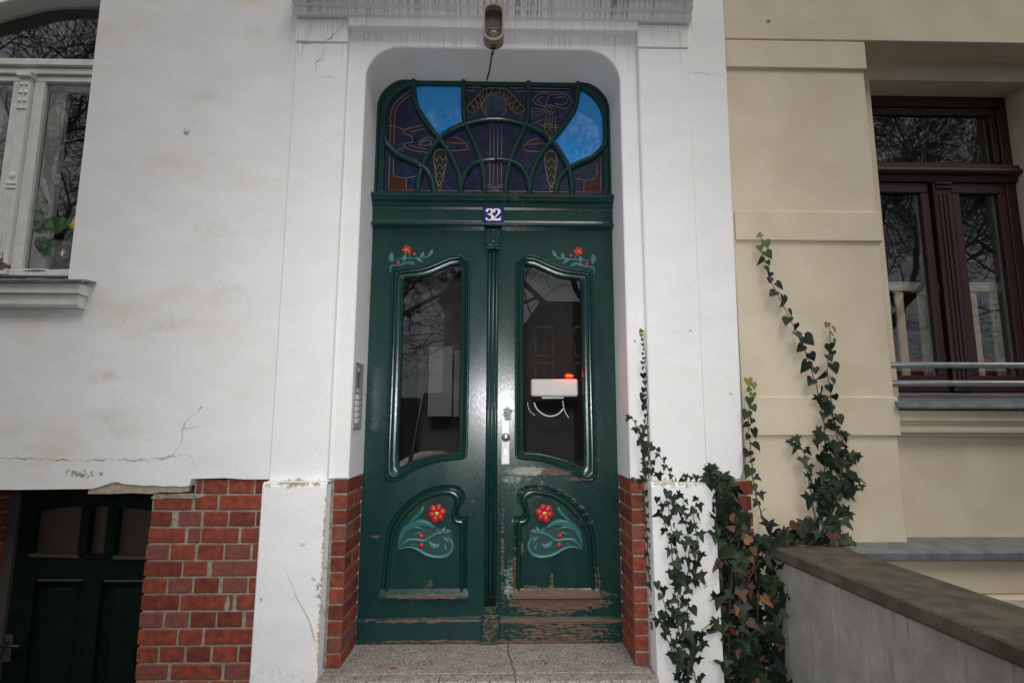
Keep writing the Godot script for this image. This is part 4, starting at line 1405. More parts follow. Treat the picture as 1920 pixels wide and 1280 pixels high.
	if s > 0:
		slab("lock_plate", Vector3(0.056, 0.921, ZD), Vector3(0.100, 1.160, ZD + 0.010), M.steel_white, d, 0.003)
		part("knob", lathe(P([0.0, 0.062, 0.012, 0.06, 0.02, 0.053, 0.0235, 0.043, 0.021, 0.032, 0.013, 0.026, 0.011, 0.0]), 20), M.steel_knob, d, Vector3(0.079, 1.069, ZD + 0.008), Vector3(PI / 2, 0, 0))
		part("keyhole", prism(P([0.0755, 0.975, 0.0825, 0.975, 0.082, 0.986, 0.087, 0.992, 0.085, 1.0, 0.079, 1.003, 0.073, 1.0, 0.071, 0.992, 0.076, 0.986]), ZD + 0.008, ZD + 0.0125), M.steel_knob, d)
		part("key_slot", prism(rect(0.0775, 0.982, 0.0805, 0.997), ZD + 0.012, ZD + 0.0132), M.dark_slot, d)
		for q in [[0.06, 1.19], [0.078, 1.185], [0.094, 1.19], [0.078, 1.205]]:    # filled holes of an older lock
			part("filled_hole", dome(0.006, 0.007, 0.002, 9, 3), M.steel_white if q[0] < 0.07 else M.door_paint, d, Vector3(q[0], q[1], ZD))

func carved(parent: Node, called: String, blades: Array, m: Material, s: float, z: float, h: float):
	for b in blades:
		var st := begin(true)
		var pts := PackedVector2Array()
		for p in P(b[0]): pts.append(V(s * p.x, p.y))
		if s < 0: pts.reverse()
		var w: Array = b[1].duplicate()
		if s < 0: w.reverse()
		add_blade(st, pts, w, z, h, b[2] if b.size() > 2 else 0.0)
		part(called, done(st), m, parent)

func flower(parent: Node, c: Vector3, r: float, petals: int, turn: float):
	for k in petals:
		var a := turn + TAU * k / petals
		var st := begin(true)
		var p := c + Vector3(cos(a), sin(a), 0) * r * 0.57
		add_dome(st, p, r * 0.48, r * (0.42 if petals > 5 else 0.50), r * 0.30, a, 12, 4)
		part("petal", done(st), M.red_paint if k % 2 else M.red_deep, parent)
	part("flower_heart", dome(r * 0.27, r * 0.25, r * 0.42, 12, 4), M.yellow_paint, parent, c)
	part("flower_dot", dome(r * 0.12, r * 0.11, r * 0.47, 8, 3), M.glass_olive, parent, c)

func carving_low(d: Node, s: float):
	var z := ZD - 0.012
	var bed := curve(P([0.497, 0.474, 0.440, 0.482, 0.393, 0.470, 0.339, 0.441, 0.278, 0.431, 0.232, 0.442, 0.208, 0.475, 0.208, 0.545, 0.232, 0.578, 0.262, 0.575, 0.30, 0.588, 0.345, 0.612, 0.41, 0.608, 0.465, 0.575, 0.490, 0.525]), 3, true)
	bed.reverse()
	part("carved_ground", prism(flip(bed, s), z - 0.004, z + 0.0035, 0.002), M.teal_deep, d)
	carved(d, "carved_leaf", [
		[[0.497, 0.472, 0.492, 0.515, 0.468, 0.565, 0.415, 0.600, 0.36, 0.606, 0.315, 0.588, 0.30, 0.572], [0.003, 0.012, 0.022, 0.025, 0.021, 0.012, 0.003], 0.25],
		[[0.470, 0.582, 0.437, 0.615, 0.40, 0.645, 0.376, 0.672, 0.368, 0.696], [0.002, 0.008, 0.014, 0.013, 0.003], 0.3],
		[[0.485, 0.53, 0.447, 0.572, 0.40, 0.585, 0.35, 0.565], [0.002, 0.010, 0.012, 0.002]],
		[[0.44, 0.528, 0.405, 0.550, 0.36, 0.566], [0.002, 0.012, 0.002]], [[0.46, 0.49, 0.42, 0.497, 0.39, 0.49], [0.002, 0.007, 0.002]]], M.teal, s, z, 0.018)
	carved(d, "carved_scroll", [
		[[0.497, 0.476, 0.455, 0.514, 0.409, 0.522, 0.356, 0.516, 0.318, 0.54, 0.28, 0.556, 0.25, 0.552], [0.004, 0.010, 0.011, 0.009, 0.008, 0.008, 0.003]],
		[[0.499, 0.470, 0.439, 0.482, 0.393, 0.470, 0.339, 0.441, 0.278, 0.430, 0.232, 0.441, 0.208, 0.472, 0.210, 0.505, 0.232, 0.535], [0.003, 0.007, 0.009, 0.010, 0.011, 0.011, 0.010, 0.008, 0.003]]], M.teal_light, s, z, 0.017)
	carved(d, "carved_leaf", [
		[[0.335, 0.515, 0.318, 0.492, 0.295, 0.485, 0.276, 0.50], [0.004, 0.016, 0.016, 0.003], 0.3],
		[[0.285, 0.545, 0.262, 0.565, 0.247, 0.588], [0.003, 0.012, 0.003], 0.3], [[0.27, 0.55, 0.238, 0.562, 0.214, 0.566], [0.003, 0.011, 0.003], 0.3],
		[[0.262, 0.535, 0.24, 0.52, 0.225, 0.50], [0.003, 0.011, 0.003], 0.3], [[0.25, 0.50, 0.243, 0.475, 0.25, 0.455], [0.003, 0.009, 0.003]], [[0.30, 0.575, 0.285, 0.565, 0.283, 0.55], [0.002, 0.007, 0.002]]], M.teal_light, s, z, 0.016)
	flower(d, Vector3(s * 0.294, 0.658, z + 0.004), 0.050, 6, PI / 2 + 0.3 * s)
	for p in [[0.378, 0.541], [0.374, 0.493]]:
		part("berry", dome(0.0145, 0.0145, 0.013), M.red_paint, d, Vector3(s * p[0], p[1], z + 0.003))

func carving_top(d: Node, s: float):
	var z := ZD
	carved(d, "carved_sprig", [
		[[0.587, 2.00, 0.592, 2.027, 0.579, 2.042, 0.537, 2.046, 0.50, 2.060, 0.467, 2.055, 0.450, 2.046], [0.007, 0.009, 0.009, 0.008, 0.010, 0.014, 0.004]],
		[[0.565, 2.077, 0.532, 2.084, 0.507, 2.086, 0.475, 2.086, 0.424, 2.092, 0.385, 2.094, 0.36, 2.118, 0.346, 2.143], [0.004, 0.006, 0.008, 0.006, 0.006, 0.007, 0.009, 0.003]]], M.teal, s, z, 0.007)
	carved(d, "carved_leaf", [
		[[0.58, 2.062, 0.588, 2.09, 0.582, 2.12], [0.007, 0.019, 0.008]], [[0.512, 2.066, 0.512, 2.088, 0.505, 2.108], [0.006, 0.018, 0.006]],
		[[0.42, 2.09, 0.408, 2.108, 0.402, 2.126], [0.004, 0.015, 0.004]], [[0.45, 2.09, 0.427, 2.077, 0.404, 2.062], [0.004, 0.012, 0.003]],
		[[0.375, 2.10, 0.36, 2.118, 0.350, 2.14], [0.004, 0.015, 0.004]], [[0.486, 2.12, 0.482, 2.10, 0.485, 2.086], [0.002, 0.005, 0.002]]], M.teal_light, s, z, 0.008)
	flower(d, Vector3(s * 0.500, 2.136, z), 0.027, 5, PI / 2 + 0.3)
	for p in [[0.455, 2.110], [0.546, 2.060]]:
		part("berry", dome(0.011, 0.011, 0.009), M.red_paint, d, Vector3(s * p[0], p[1], z))

func door_middle(h: Node):
	var f := node("door_frame", h)
	# moulded rail between door and transom light
	part("lintel_rail", rail(P([-0.34, 2.27, -0.262, 2.27, -0.25, 2.276, -0.248, 2.286, -0.256, 2.292, -0.272, 2.297, -0.276, 2.31, -0.276, 2.375, -0.27, 2.388, -0.262, 2.392, -0.262, 2.404, -0.256, 2.412, -0.24, 2.418, -0.232, 2.43, -0.222, 2.436, -0.222, 2.452, -0.228, 2.458, -0.30, 2.464, -0.34, 2.464]), -0.712, 0.712), M.door_paint, f)
	for s in [-1.0, 1.0]:
		slab("stop_bead", Vector3(minf(s * 0.704, s * 0.72), 0.0, -0.33), Vector3(maxf(s * 0.704, s * 0.72), 2.27, -0.286), M.white_gloss, f, 0.002)
	# astragal: three reeds on a flat, capital and plinth block
	var z := ZD
	slab("astragal", Vector3(-0.031, 0.15, z - 0.03), Vector3(0.034, 2.16, z + 0.012), M.door_paint, f, 0.003)
	for r in [[-0.019, 0.009, 0.016], [0.002, 0.012, 0.022], [0.023, 0.009, 0.016]]:
		part("reed", tube([Vector3(r[0], 0.16, z + 0.012), Vector3(r[0], 2.15, z + 0.012)], [r[1]], 8), M.door_paint, f)
	slab("plinth_block", Vector3(-0.044, 0.004, z - 0.03), Vector3(0.051, 0.150, z + 0.036), M.door_paint, f, 0.004)
	part("plinth_block", prism(P([-0.038, 0.15, 0.045, 0.15, 0.038, 0.185, -0.032, 0.185]), z - 0.02, z + 0.026, 0.004), M.door_paint, f)
	var cap := curve(P([-0.030, 2.15, 0.033, 2.15, 0.046, 2.165, 0.052, 2.20, 0.044, 2.235, 0.05, 2.262, -0.047, 2.262, -0.041, 2.235, -0.049, 2.20, -0.043, 2.165]), 3, true)
	part("capital", prism(cap, z - 0.02, z + 0.030, 0.006), M.door_paint, f)
	carved(f, "carved_scroll", [[[0.0, 2.155, 0.03, 2.162, 0.042, 2.19, 0.036, 2.225, 0.02, 2.238], [0.004, 0.007, 0.007, 0.006, 0.004]], [[0.0, 2.155, -0.028, 2.162, -0.039, 2.19, -0.033, 2.225, -0.016, 2.238], [0.004, 0.007, 0.007, 0.006, 0.004]], [[-0.035, 2.25, 0.0, 2.246, 0.038, 2.25], [0.003, 0.008, 0.003]], [[0.002, 2.235, 0.002, 2.205, 0.002, 2.175], [0.016, 0.018, 0.005], 0.2]], M.door_paint, 1.0, z + 0.030, 0.012)
	carved(f, "carved_scroll", [[[-0.045, 2.15, -0.03, 2.142, 0.0, 2.146, 0.03, 2.142, 0.047, 2.15], [0.004, 0.007, 0.005, 0.007, 0.004]]], M.door_paint, 1.0, z + 0.03, 0.01)

# ---------------------------------------------------------------- cream house
func cream_house():
	var h := node("cream_house", self)
	tag(h, "cream rendered house with banded pilaster and dark red window", "house")
	var zf := -0.004
	slab("pilaster", Vector3(1.29, -0.6, -0.5), Vector3(2.078, 3.27, zf), M.cream, h, 0.004)
	for r in [[3.106, 3.273], [2.110, 2.275], [1.087, 1.285]]:
		slab("band", Vector3(1.296, r[0], -0.2), Vector3(2.088, r[1], zf + 0.016), M.cream, h, 0.005)
	slab("frieze", Vector3(1.297, 3.284, -0.5), Vector3(9.0, 6.5, zf + 0.010), M.cream, h, 0.004)
	part("stud", dome(0.012, 0.012, 0.012), M.cream, h, Vector3(1.55, 3.40, zf + 0.01))
	# recessed bay with the window opening, left edge 2.225, right edge 3.19
	var zb := -0.172
	var st := begin()
	for r in [[2.07, 0.4, 2.225, 3.4], [3.19, 0.4, 9.0, 3.4], [2.225, 3.165, 3.19, 3.4]]:
		add_box(st, Vector3(r[0], r[1], -0.5), Vector3(r[2], r[3], zb))
	part("bay_wall", done(st), M.cream, h)
	slab("apron", Vector3(2.07, 0.40, -0.5), Vector3(9.0, 1.215, -0.084), M.cream, h)
	part("apron_moulding", rail(P([-0.09, 1.216, -0.005, 1.216, -0.005, 1.165, -0.016, 1.16, -0.02, 1.148, -0.03, 1.14, -0.03, 1.128, -0.018, 1.122, -0.02, 1.106, -0.05, 1.092, -0.06, 1.082, -0.09, 1.082]), 2.08, 9.0), M.cream, h)
	part("window_sill", rail(P([-0.34, 1.325, 0.02, 1.262, 0.034, 1.256, 0.036, 1.232, 0.03, 1.222, 0.02, 1.226, 0.018, 1.24, -0.34, 1.30]), 2.066, 9.0), M.zinc, h)
	part("string_ledge", rail(P([-0.09, 0.575, 0.13, 0.556, 0.147, 0.548, 0.147, 0.518, 0.135, 0.512, -0.09, 0.512]), 1.43, 9.0), M.zinc, h)
	slab("plinth", Vector3(1.44, 0.35, -0.5), Vector3(9.0, 0.511, 0.095), M.cream, h, 0.004)
	part("plinth", rail(P([-0.5, 0.348, 0.12, 0.348, 0.135, 0.335, 0.135, -0.6, -0.5, -0.6]), 1.44, 9.0), M.cream, h)
	# window
	var w := node("casement_window", h)
	tag(w, "dark red casement window behind two horizontal tubes")
	var z := -0.328
	slab("frame_head", Vector3(2.226, 3.095, z - 0.06), Vector3(3.189, 3.164, z), M.oxblood, w, 0.004)
	slab("frame_jamb", Vector3(2.226, 1.30, z - 0.06), Vector3(2.29, 3.094, z), M.oxblood, w, 0.004)
	slab("frame_jamb", Vector3(3.125, 1.30, z - 0.06), Vector3(3.189, 3.094, z), M.oxblood, w, 0.004)
	slab("top_light_rail", Vector3(2.291, 3.045, z - 0.05), Vector3(3.124, 3.094, z - 0.012), M.oxblood, w, 0.004)
	slab("top_light_rail", Vector3(2.291, 2.703, z - 0.05), Vector3(3.124, 2.735, z - 0.012), M.oxblood, w, 0.004)
	slab("top_light_stile", Vector3(2.291, 2.736, z - 0.05), Vector3(2.33, 3.044, z - 0.012), M.oxblood, w, 0.004)
	slab("top_light_stile", Vector3(3.085, 2.736, z - 0.05), Vector3(3.124, 3.044, z - 0.012), M.oxblood, w, 0.004)
	part("transom_rail", rail(P([z - 0.05, 2.702, z + 0.03, 2.702, z + 0.036, 2.692, z + 0.036, 2.678, z + 0.05, 2.67, z + 0.056, 2.655, z + 0.05, 2.642, z + 0.02, 2.632, z + 0.01, 2.60, z - 0.05, 2.60]), 2.228, 3.187), M.oxblood, w)
	for r in [[2.291, 2.645], [2.785, 3.124]]:
		slab("sash_rail", Vector3(r[0], 2.535, z - 0.05), Vector3(r[1], 2.599, z - 0.006), M.oxblood, w, 0.004)
		slab("sash_rail", Vector3(r[0], 1.33, z - 0.05), Vector3(r[1], 1.425, z - 0.006), M.oxblood, w, 0.004)
		for x in [r[0], r[1] - 0.05]:
			slab("sash_stile", Vector3(x, 1.426, z - 0.05), Vector3(x + 0.05, 2.534, z - 0.006), M.oxblood, w, 0.004)
		slab("pane", Vector3(r[0] + 0.05, 1.426, z - 0.032), Vector3(r[1] - 0.05, 2.534, z - 0.028), M.pane, w)
		slab("glazing_bead", Vector3(r[1] - 0.062, 1.426, z - 0.05), Vector3(r[1] - 0.05, 2.534, z - 0.036), M.aluminium, w)
	slab("pane", Vector3(2.33, 2.735, z - 0.032), Vector3(3.085, 3.045, z - 0.028), M.pane, w)
	slab("mullion", Vector3(2.66, 1.33, z - 0.03), Vector3(2.77, 2.599, z + 0.018), M.oxblood, w, 0.008)
	for x in [2.69, 2.715, 2.74]:
		slab("flute", Vector3(x - 0.007, 1.36, z + 0.016), Vector3(x + 0.007, 2.52, z + 0.026), M.oxblood, w, 0.003)
	for y in [2.575, 2.55]:
		slab("mullion_cap", Vector3(2.665, y, z + 0.015), Vector3(2.765, y + 0.014, z + 0.034), M.oxblood, w, 0.003)
	# window guard
	var g := node("window_guard", h)
	for y in [1.462, 1.364]:
		part("guard_tube", tube([Vector3(2.05, y - 0.002, -0.1), Vector3(5.5, y + 0.004, -0.1)], [0.0165], 12), M.tube_metal, g)

func garden_wall():
	var w := node("garden_wall", self, Vector3(1.355, 0, 0.0))
	w.rotation.y = deg_to_rad(4.2)
	tag(w, "low grey concrete wall with a mossy stone coping running towards the street", "wall")
	slab("wall_body", Vector3(0.035, -0.6, -0.02), Vector3(0.27, 0.512, 2.6), M.concrete, w, 0.004)
	var st := begin()
	add_box(st, Vector3(-0.01, 0.514, 0.012), Vector3(0.315, 0.570, 2.62), 0.007)
	part("coping", done(st), M.coping_stone, w)

# ---------------------------------------------------------------- rooms behind the openings
func room(called: String, lo: Vector3, hi: Vector3, wall: Material):
	var r := node(called, self)
	r.set_meta("kind", "structure")
	var t := 0.1
	slab("back_wall", Vector3(lo.x - t, lo.y - t, lo.z - t), Vector3(hi.x + t, hi.y + t, lo.z), wall, r)
	slab("side_wall", Vector3(lo.x - t, lo.y - t, lo.z), Vector3(lo.x, hi.y + t, hi.z), wall, r)
	slab("side_wall", Vector3(hi.x, lo.y - t, lo.z), Vector3(hi.x + t, hi.y + t, hi.z), wall, r)
	slab("floor", Vector3(lo.x, lo.y - t, lo.z), Vector3(hi.x, lo.y, hi.z), M.wood_floor, r)
	slab("ceiling", Vector3(lo.x, hi.y, lo.z), Vector3(hi.x, hi.y + t, hi.z), wall, r)

func rooms():
	room("entrance_hall", Vector3(-0.95, -0.01, -4.0), Vector3(0.95, 3.35, -0.455), M.room_wall)
	room("front_room", Vector3(-3.6, 1.3, -3.6), Vector3(-1.2, 3.9, -0.455), M.room_wall)
	room("parlour", Vector3(1.9, 1.15, -3.6), Vector3(4.2, 3.6, -0.505), M.room_wall)

# ---------------------------------------------------------------- bare trees across the pavement, seen mirrored in the panes
func grow(st: SurfaceTool, r: RandomNumberGenerator, at: Vector3, dir: Vector3, length: float, rad: float, level: int):
	var pts := [at]
	var rads := [rad]
	var p := at
	var d := dir
	var n := 4 if level < 3 else 3
	for k in n:
		d = (d + Vector3(r.randfn(), r.randfn() * 0.7 + 0.12, r.randfn()) * (0.10 + 0.05 * level)).normalized()
		p += d * length / n
		pts.append(p)
		rads.append(rad * (1.0 - 0.42 * (k + 1) / n))
	add_tube(st, pts, rads, 7 if level < 2 else (5 if level < 3 else 3))
	if level >= 6: return
	var kids: int = [5, 5, 4, 4, 4, 4][level]
	for k in kids:
		var i := mini(n, 1 + int((k + 0.6) / kids * n + r.randf() * 0.6))
		var side := Vector3(r.randfn(), r.randfn() * 0.4 + 0.15, r.randfn()).normalized()
		var nd := (d * 0.75 + side * (0.75 if level else 0.9)).normalized()
		grow(st, r, pts[i], nd, length * r.randf_range(0.52, 0.8), maxf(0.007, rads[i] * r.randf_range(0.45, 0.68)), level + 1)

func street_trees():
	var variants := []
	for v in 2:
		var r := RandomNumberGenerator.new()
		r.seed = 31 + v * 5
		var trunk := begin(true)
		add_tube(trunk, [Vector3(0, -0.5, 0), Vector3(0.02, 0.3, 0), Vector3(0.05, 1.6, 0.03), Vector3(0.0, 3.2, 0.0)], [0.36, 0.27, 0.23, 0.19], 10)
		var crown := begin(true)
		for k in 5:
			var a := TAU * k / 5 + r.randf() * 0.6
			grow(crown, r, Vector3(0.02, 2.5 + 0.2 * k, 0.0), Vector3(cos(a) * 0.85, 0.9 + 0.1 * k, sin(a) * 0.85).normalized(), r.randf_range(3.2, 4.6), 0.075, 1)
		variants.append([done(trunk), done(crown)])
	var spots := [[-12.5, 12.6, 0, 0.3, "bare street tree mirrored in the arched white window"], [-4.6, 13.4, 1, 1.4, "bare street tree mirrored in the door pane with the grey card"], [3.0, 13.0, 0, 2.5, "bare street tree mirrored in the door pane beside the lock"], [11.5, 12.8, 1, 4.0, "bare street tree mirrored in the dark red window"], [19.0, 13.2, 0, 5.2, "bare street tree farthest along the street beyond the cream house"], [-20.0, 13.0, 1, 2.2, "bare street tree farthest along the street beyond the white house"]]
	for s in spots:
		var t := node("street_tree", self, Vector3(s[0], -0.36, s[1]))
		t.rotation.y = s[3]
		t.scale = Vector3.ONE * 1.3
		tag(t, s[4], "tree", "bare trees along the street")
		part("trunk", variants[s[2]][0], M.bark, t)
		part("crown", variants[s[2]][1], M.bark, t)
	# clipped hedge on the far side
	var hd := node("hedge", self, Vector3(0, -0.36, 19.0))
	tag(hd, "dark clipped hedge on the far side of the street", "hedge")
	var st := begin()
	var r2 := RandomNumberGenerator.new()
	r2.seed = 3
	for k in 80:
		add_box(st, Vector3(-40.0 + k, 0, -0.6 - r2.randf() * 0.3), Vector3(-39.0 + k, 2.1 + r2.randf() * 0.5, 0.6), 0.1)
	part("foliage", done(st), M.hedge_green, hd)

# ---------------------------------------------------------------- houses across the street, dim in the door panes
func far_houses():
	var list := [[-2.9, -1.2, 7.6, 1, "cream", "pale narrow house across the street mirrored in the door panes"], [1.3, 11.5, 6.0, 5, "brick_e", "dark brick house across the street mirrored beside the imitated white reflection"], [-17.0, -9.0, 8.2, 4, "brick_e", "dark brick house across the street beyond a gap in the row"]]
	for q in list:
		var h := node("town_house", self, Vector3(q[0], -0.36, 25.0))
		h.rotation.y = 0.0
		tag(h, q[5], "house", "houses across the street")
		var w: float = q[1] - q[0]
		var hh: float = q[2]
		slab("wall", Vector3(0, 0, 0), Vector3(w, hh, 6.0), M[q[4]], h)
		part("roof", prism(P([-0.3, hh, w + 0.3, hh, w - 0.8, hh + 1.6, 0.8, hh + 1.6]), -0.3, 6.3), M.asphalt, h)
		for f in 3:
			for k in q[3]:
				var x: float = w * (k + 0.5) / q[3]
				var y: float = 1.0 + f * hh / 3.2
				var win := slab("window", Vector3(x - 0.5, y, -0.03), Vector3(x + 0.5, y + 1.6, -0.001), M.white_gloss, h)
				for c in [-0.22, 0.22]:
					part("window_pane", box(Vector3(0.38, 1.4, 0.02)), M.dark_slot, win, Vector3(c, 0, -0.012))

# ---------------------------------------------------------------- small things
func small_things():
	# number plate
	var n := node("number_plate", self, Vector3(0.002, 2.336, -0.262))
	tag(n, "blue enamel house number plate reading 32 above the door", "number plate")
	part("plate", prism(round_rect(-0.062, -0.052, 0.062, 0.052, 0.006, 3), -0.002, 0.010, 0.004), M.enamel_blue, n)
	var font := SystemFont.new()
	font.font_names = PackedStringArray(["Droid Serif"])
	font.font_weight = 700
	for k in 2:
		var tm := TextMesh.new()
		tm.text = ["3", "2"][k]
		tm.font = font
		tm.font_size = 64
		tm.pixel_size = 0.00155
		tm.depth = 0.003
		part("digit", tm, M.enamel_white, n, Vector3(-0.0195 + 0.041 * k, 0.0, 0.011))
	# sensor lamp over the door
	var l := node("sensor_lamp", self, Vector3(0.001, 3.275, 0.052))
	tag(l, "old cream motion sensor lamp housing on the cornice above the door", "lamp")
	l.position.z = 0.0525
	l.scale = Vector3(1.14, 0.95, 1.0)
	var cap := PackedVector2Array()
	for k in 13:
		var a := PI * k / 12
		cap.append(V(0.046 * cos(a), 0.062 + 0.046 * sin(a)))
	for k in 13:
		var a := PI + PI * k / 12
		cap.append(V(0.048 * cos(a), -0.075 + 0.048 * sin(a)))
	var hole := PackedVector2Array()
	for k in 11:
		var a := PI * k / 10
		hole.append(V(0.041 * cos(a), 0.056 + 0.041 * sin(a)))
	for k in 11:
		var a := PI + PI * k / 10
		hole.append(V(0.039 * cos(a), -0.068 + 0.038 * sin(a)))
	part("housing", holed(cap, [hole], 0.075, 0.0, 0.02), M.lamp_cream, l)
	part("reflector", prism(hole, 0.0, 0.035), M.lamp_dark, l)
	var st := begin(true)
	add_dome(st, Vector3.ZERO, 0.030, 0.030, 0.034, 0.0, 16, 6)
	part("sensor_eye", done(st), M.lens_grey, l, Vector3(0, -0.066, 0.035))
	slab("sensor_brow", Vector3(-0.026, -0.044, 0.04), Vector3(0.026, -0.038, 0.066), M.lamp_cream, l, 0.002)
	for x in [-0.014, 0.014]:
		slab("lamp_pin", Vector3(x - 0.003, -0.035, 0.036), Vector3(x + 0.003, -0.012, 0.046), M.black_iron, l)
	for x in [-0.031, 0.031]:
		part("screw", dome(0.0045, 0.0045, 0.004, 8, 3), M.dark_slot, l, Vector3(x, -0.062, 0.036))
	part("bracket", prism(P([-0.018, 0.10, 0.018, 0.10, 0.016, 0.128, -0.016, 0.128]), 0.0, 0.05, 0.003), M.lamp_cream, l)
	part("cable_gland", tube([Vector3(0, -0.118, 0.03), Vector3(0, -0.135, 0.03)], [0.014], 10), M.lamp_dark, l)
	var c := part("lamp_cable", tube([Vector3(0.001, 3.145, 0.082), Vector3(-0.002, 3.12, 0.07), Vector3(-0.006, 3.155, 0.015), Vector3(-0.010, 3.193, -0.02), Vector3(-0.016, 3.197, -0.10), Vector3(-0.028, 3.197, -0.2), Vector3(-0.045, 3.198, -0.285)], [0.0045], 6), M.cable, self)
	tag(c, "thin dark cable from the sensor lamp along the soffit to the transom", "cable")
	# bell panel on the left reveal
	var b := node("bell_panel", self, Vector3(-0.699, 1.285, -0.105))
	b.rotation.y = PI / 2
	tag(b, "narrow aluminium bell panel with a column of name tags on the reveal", "bell panel")
	part("plate", prism(rect(-0.085, -0.172, 0.075, 0.172), 0.0, 0.009, 0.003), M.aluminium, b)
	for k in 12:
		slab("speaker_slot", Vector3(-0.05, 0.135 - 0.0105 * k, 0.0088), Vector3(-0.012, 0.140 - 0.0105 * k, 0.0105), M.steel_white if k in [0, 1, 10, 11] else M.dark_slot, b)
	for k in 5:
		slab("name_tag", Vector3(-0.07, -0.02 - 0.030 * k, 0.0088), Vector3(-0.005, 0.004 - 0.030 * k, 0.0115), M.steel_white, b, 0.001)
		part("bell_button", dome(0.009, 0.009, 0.006, 12, 3), M.steel_knob, b, Vector3(0.03, -0.008 - 0.030 * k, 0.009))
	# behind the panes of the door; white and red pieces imitate street reflections
	var box_ := node("reflection_box", self, Vector3(0.357, 1.345, -0.362))  # added solid box in place of a bright reflection of a parked car
	tag(box_, "white oblong box imitating a street reflection in the pane beside the lock", "box")
	part("case", box(Vector3(0.268, 0.098, 0.05), 0.008), M.plate_reflection, box_)
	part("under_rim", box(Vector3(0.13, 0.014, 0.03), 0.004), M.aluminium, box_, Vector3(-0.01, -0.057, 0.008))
	var c1 := part("reflection_arc", tube(arc_points([0.24, 1.26, 0.25, 1.235, 0.268, 1.212, 0.298, 1.192, 0.328, 1.184, 0.36, 1.189, 0.385, 1.202, 0.405, 1.226], -0.345), [0.0042], 6), M.arc_reflection, self)  # added white tubes, shaped like bright curved reflections in the glass
	tag(c1, "thick white arc imitating a curved street reflection below the white box", "wire")
	var c2 := part("reflection_arc", tube(arc_points([0.404, 1.272, 0.408, 1.24, 0.418, 1.205, 0.438, 1.176], -0.347), [0.0028], 6), M.arc_reflection, self)
	tag(c2, "thin white arc imitating a reflection across the end of the thick arc", "wire")
	var c3 := part("reflection_arc", tube(arc_points([0.203, 1.262, 0.208, 1.232, 0.222, 1.207, 0.246, 1.189], -0.347), [0.0018], 6), M.arc_reflection, self)
	tag(c3, "thinnest white arc imitating a reflection near the edge of the pane by the lock", "wire")
	var rl := node("red_reflection", self, Vector3(0.446, 1.416, -0.37))  # added glowing shape in place of a reflected tail light; no lamp here
	tag(rl, "small glowing red shape imitating a reflected tail light above the white box", "lamp")
	part("reflection_spot", dome(0.026, 0.008, 0.010, 16, 5), M.tail_reflection, rl)
	part("reflection_base", box(Vector3(0.05, 0.012, 0.02), 0.003), M.black_iron, rl, Vector3(0, -0.013, -0.004))
	var om := OmniLight3D.new()  # added light that goes with the imitated tail light reflection
	om.name = "reflection_glow"
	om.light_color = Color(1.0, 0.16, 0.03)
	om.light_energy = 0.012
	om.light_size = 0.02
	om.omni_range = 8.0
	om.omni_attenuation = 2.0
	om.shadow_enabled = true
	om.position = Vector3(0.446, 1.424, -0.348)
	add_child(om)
	var gc := node("grey_card", self, Vector3(-0.30, 1.385, -0.40))
	tag(gc, "grey card standing behind the glass of the leaf without a lock", "card")
	part("sheet", box(Vector3(0.138, 0.405, 0.006), 0.001), M.card_grey, gc)
	part("edge_strip", box(Vector3(0.032, 0.385, 0.004), 0.001), M.card_grey, gc, Vector3(0.092, -0.012, -0.02))
	var pole := part("leaning_pole", tube([Vector3(-0.372, 1.54, -0.47), Vector3(-0.434, 1.183, -0.5), Vector3(-0.54, 0.6, -0.56), Vector3(-0.63, 0.0, -0.62)], [0.012], 8), M.black_iron, self)
	tag(pole, "dark pole leaning behind the glass beside the grey card", "pole")
	var tyre := node("bicycle_wheel", self, Vector3(-0.36, 0.66, -0.62))
	tag(tyre, "bicycle tyre showing at the bottom of the pane beside the pole", "wheel")
	var ring := []
	var rim := []
	for k in 33:
		var a := TAU * k / 32
		ring.append(Vector3(cos(a) * 0.30, sin(a) * 0.30, 0))
		rim.append(Vector3(cos(a) * 0.275, sin(a) * 0.275, 0))
	part("tyre", tube(ring, [0.022], 8), M.old_grey, tyre)
	part("rim", tube(rim, [0.008], 6), M.aluminium, tyre)
	var scrap := part("leaf_scrap", prism(curve(P([-0.022, -0.002, -0.006, -0.006, 0.02, -0.001, 0.006, 0.005, -0.01, 0.004]), 3, true), 0.0, 0.002), M.red_deep, self, Vector3(-0.45, 0.0006, 0.0), Vector3(-PI / 2, 0, 0))
	tag(scrap, "tiny red scrap of leaf lying on the terrazzo doorstep", "leaf")
	window_things()

func arc_points(a: Array, z: float) -> Array:
	var out := []
	for p in curve(P(a), 4): out.append(Vector3(p.x, p.y, z))
	return out

func leaf_blade(l: float, w: float, bend: float) -> ArrayMesh:   # ovate leaf along +y
	var st := begin(true)
	var n := 7
	for k in n:
		var t0 := float(k) / n
		var t1 := float(k + 1) / n
		for s in [-1.0, 1.0]:
			var q: Array[Vector3] = []
			for e in [[t0, 0.0], [t0, 1.0], [t1, 1.0], [t1, 0.0]]:
				var ww: float = w * pow(sin(PI * pow(float(e[0]), 0.75)), 0.8) * e[1] * (1.0 + 0.06 * sin(float(e[0]) * 40.0))
				q.append(Vector3(s * ww, l * e[0], -bend * e[0] * e[0] + ww * 0.25))
			if s > 0: quad(st, q[0], q[1], q[2], q[3])
			else: quad(st, q[3], q[2], q[1], q[0])
	return done(st)

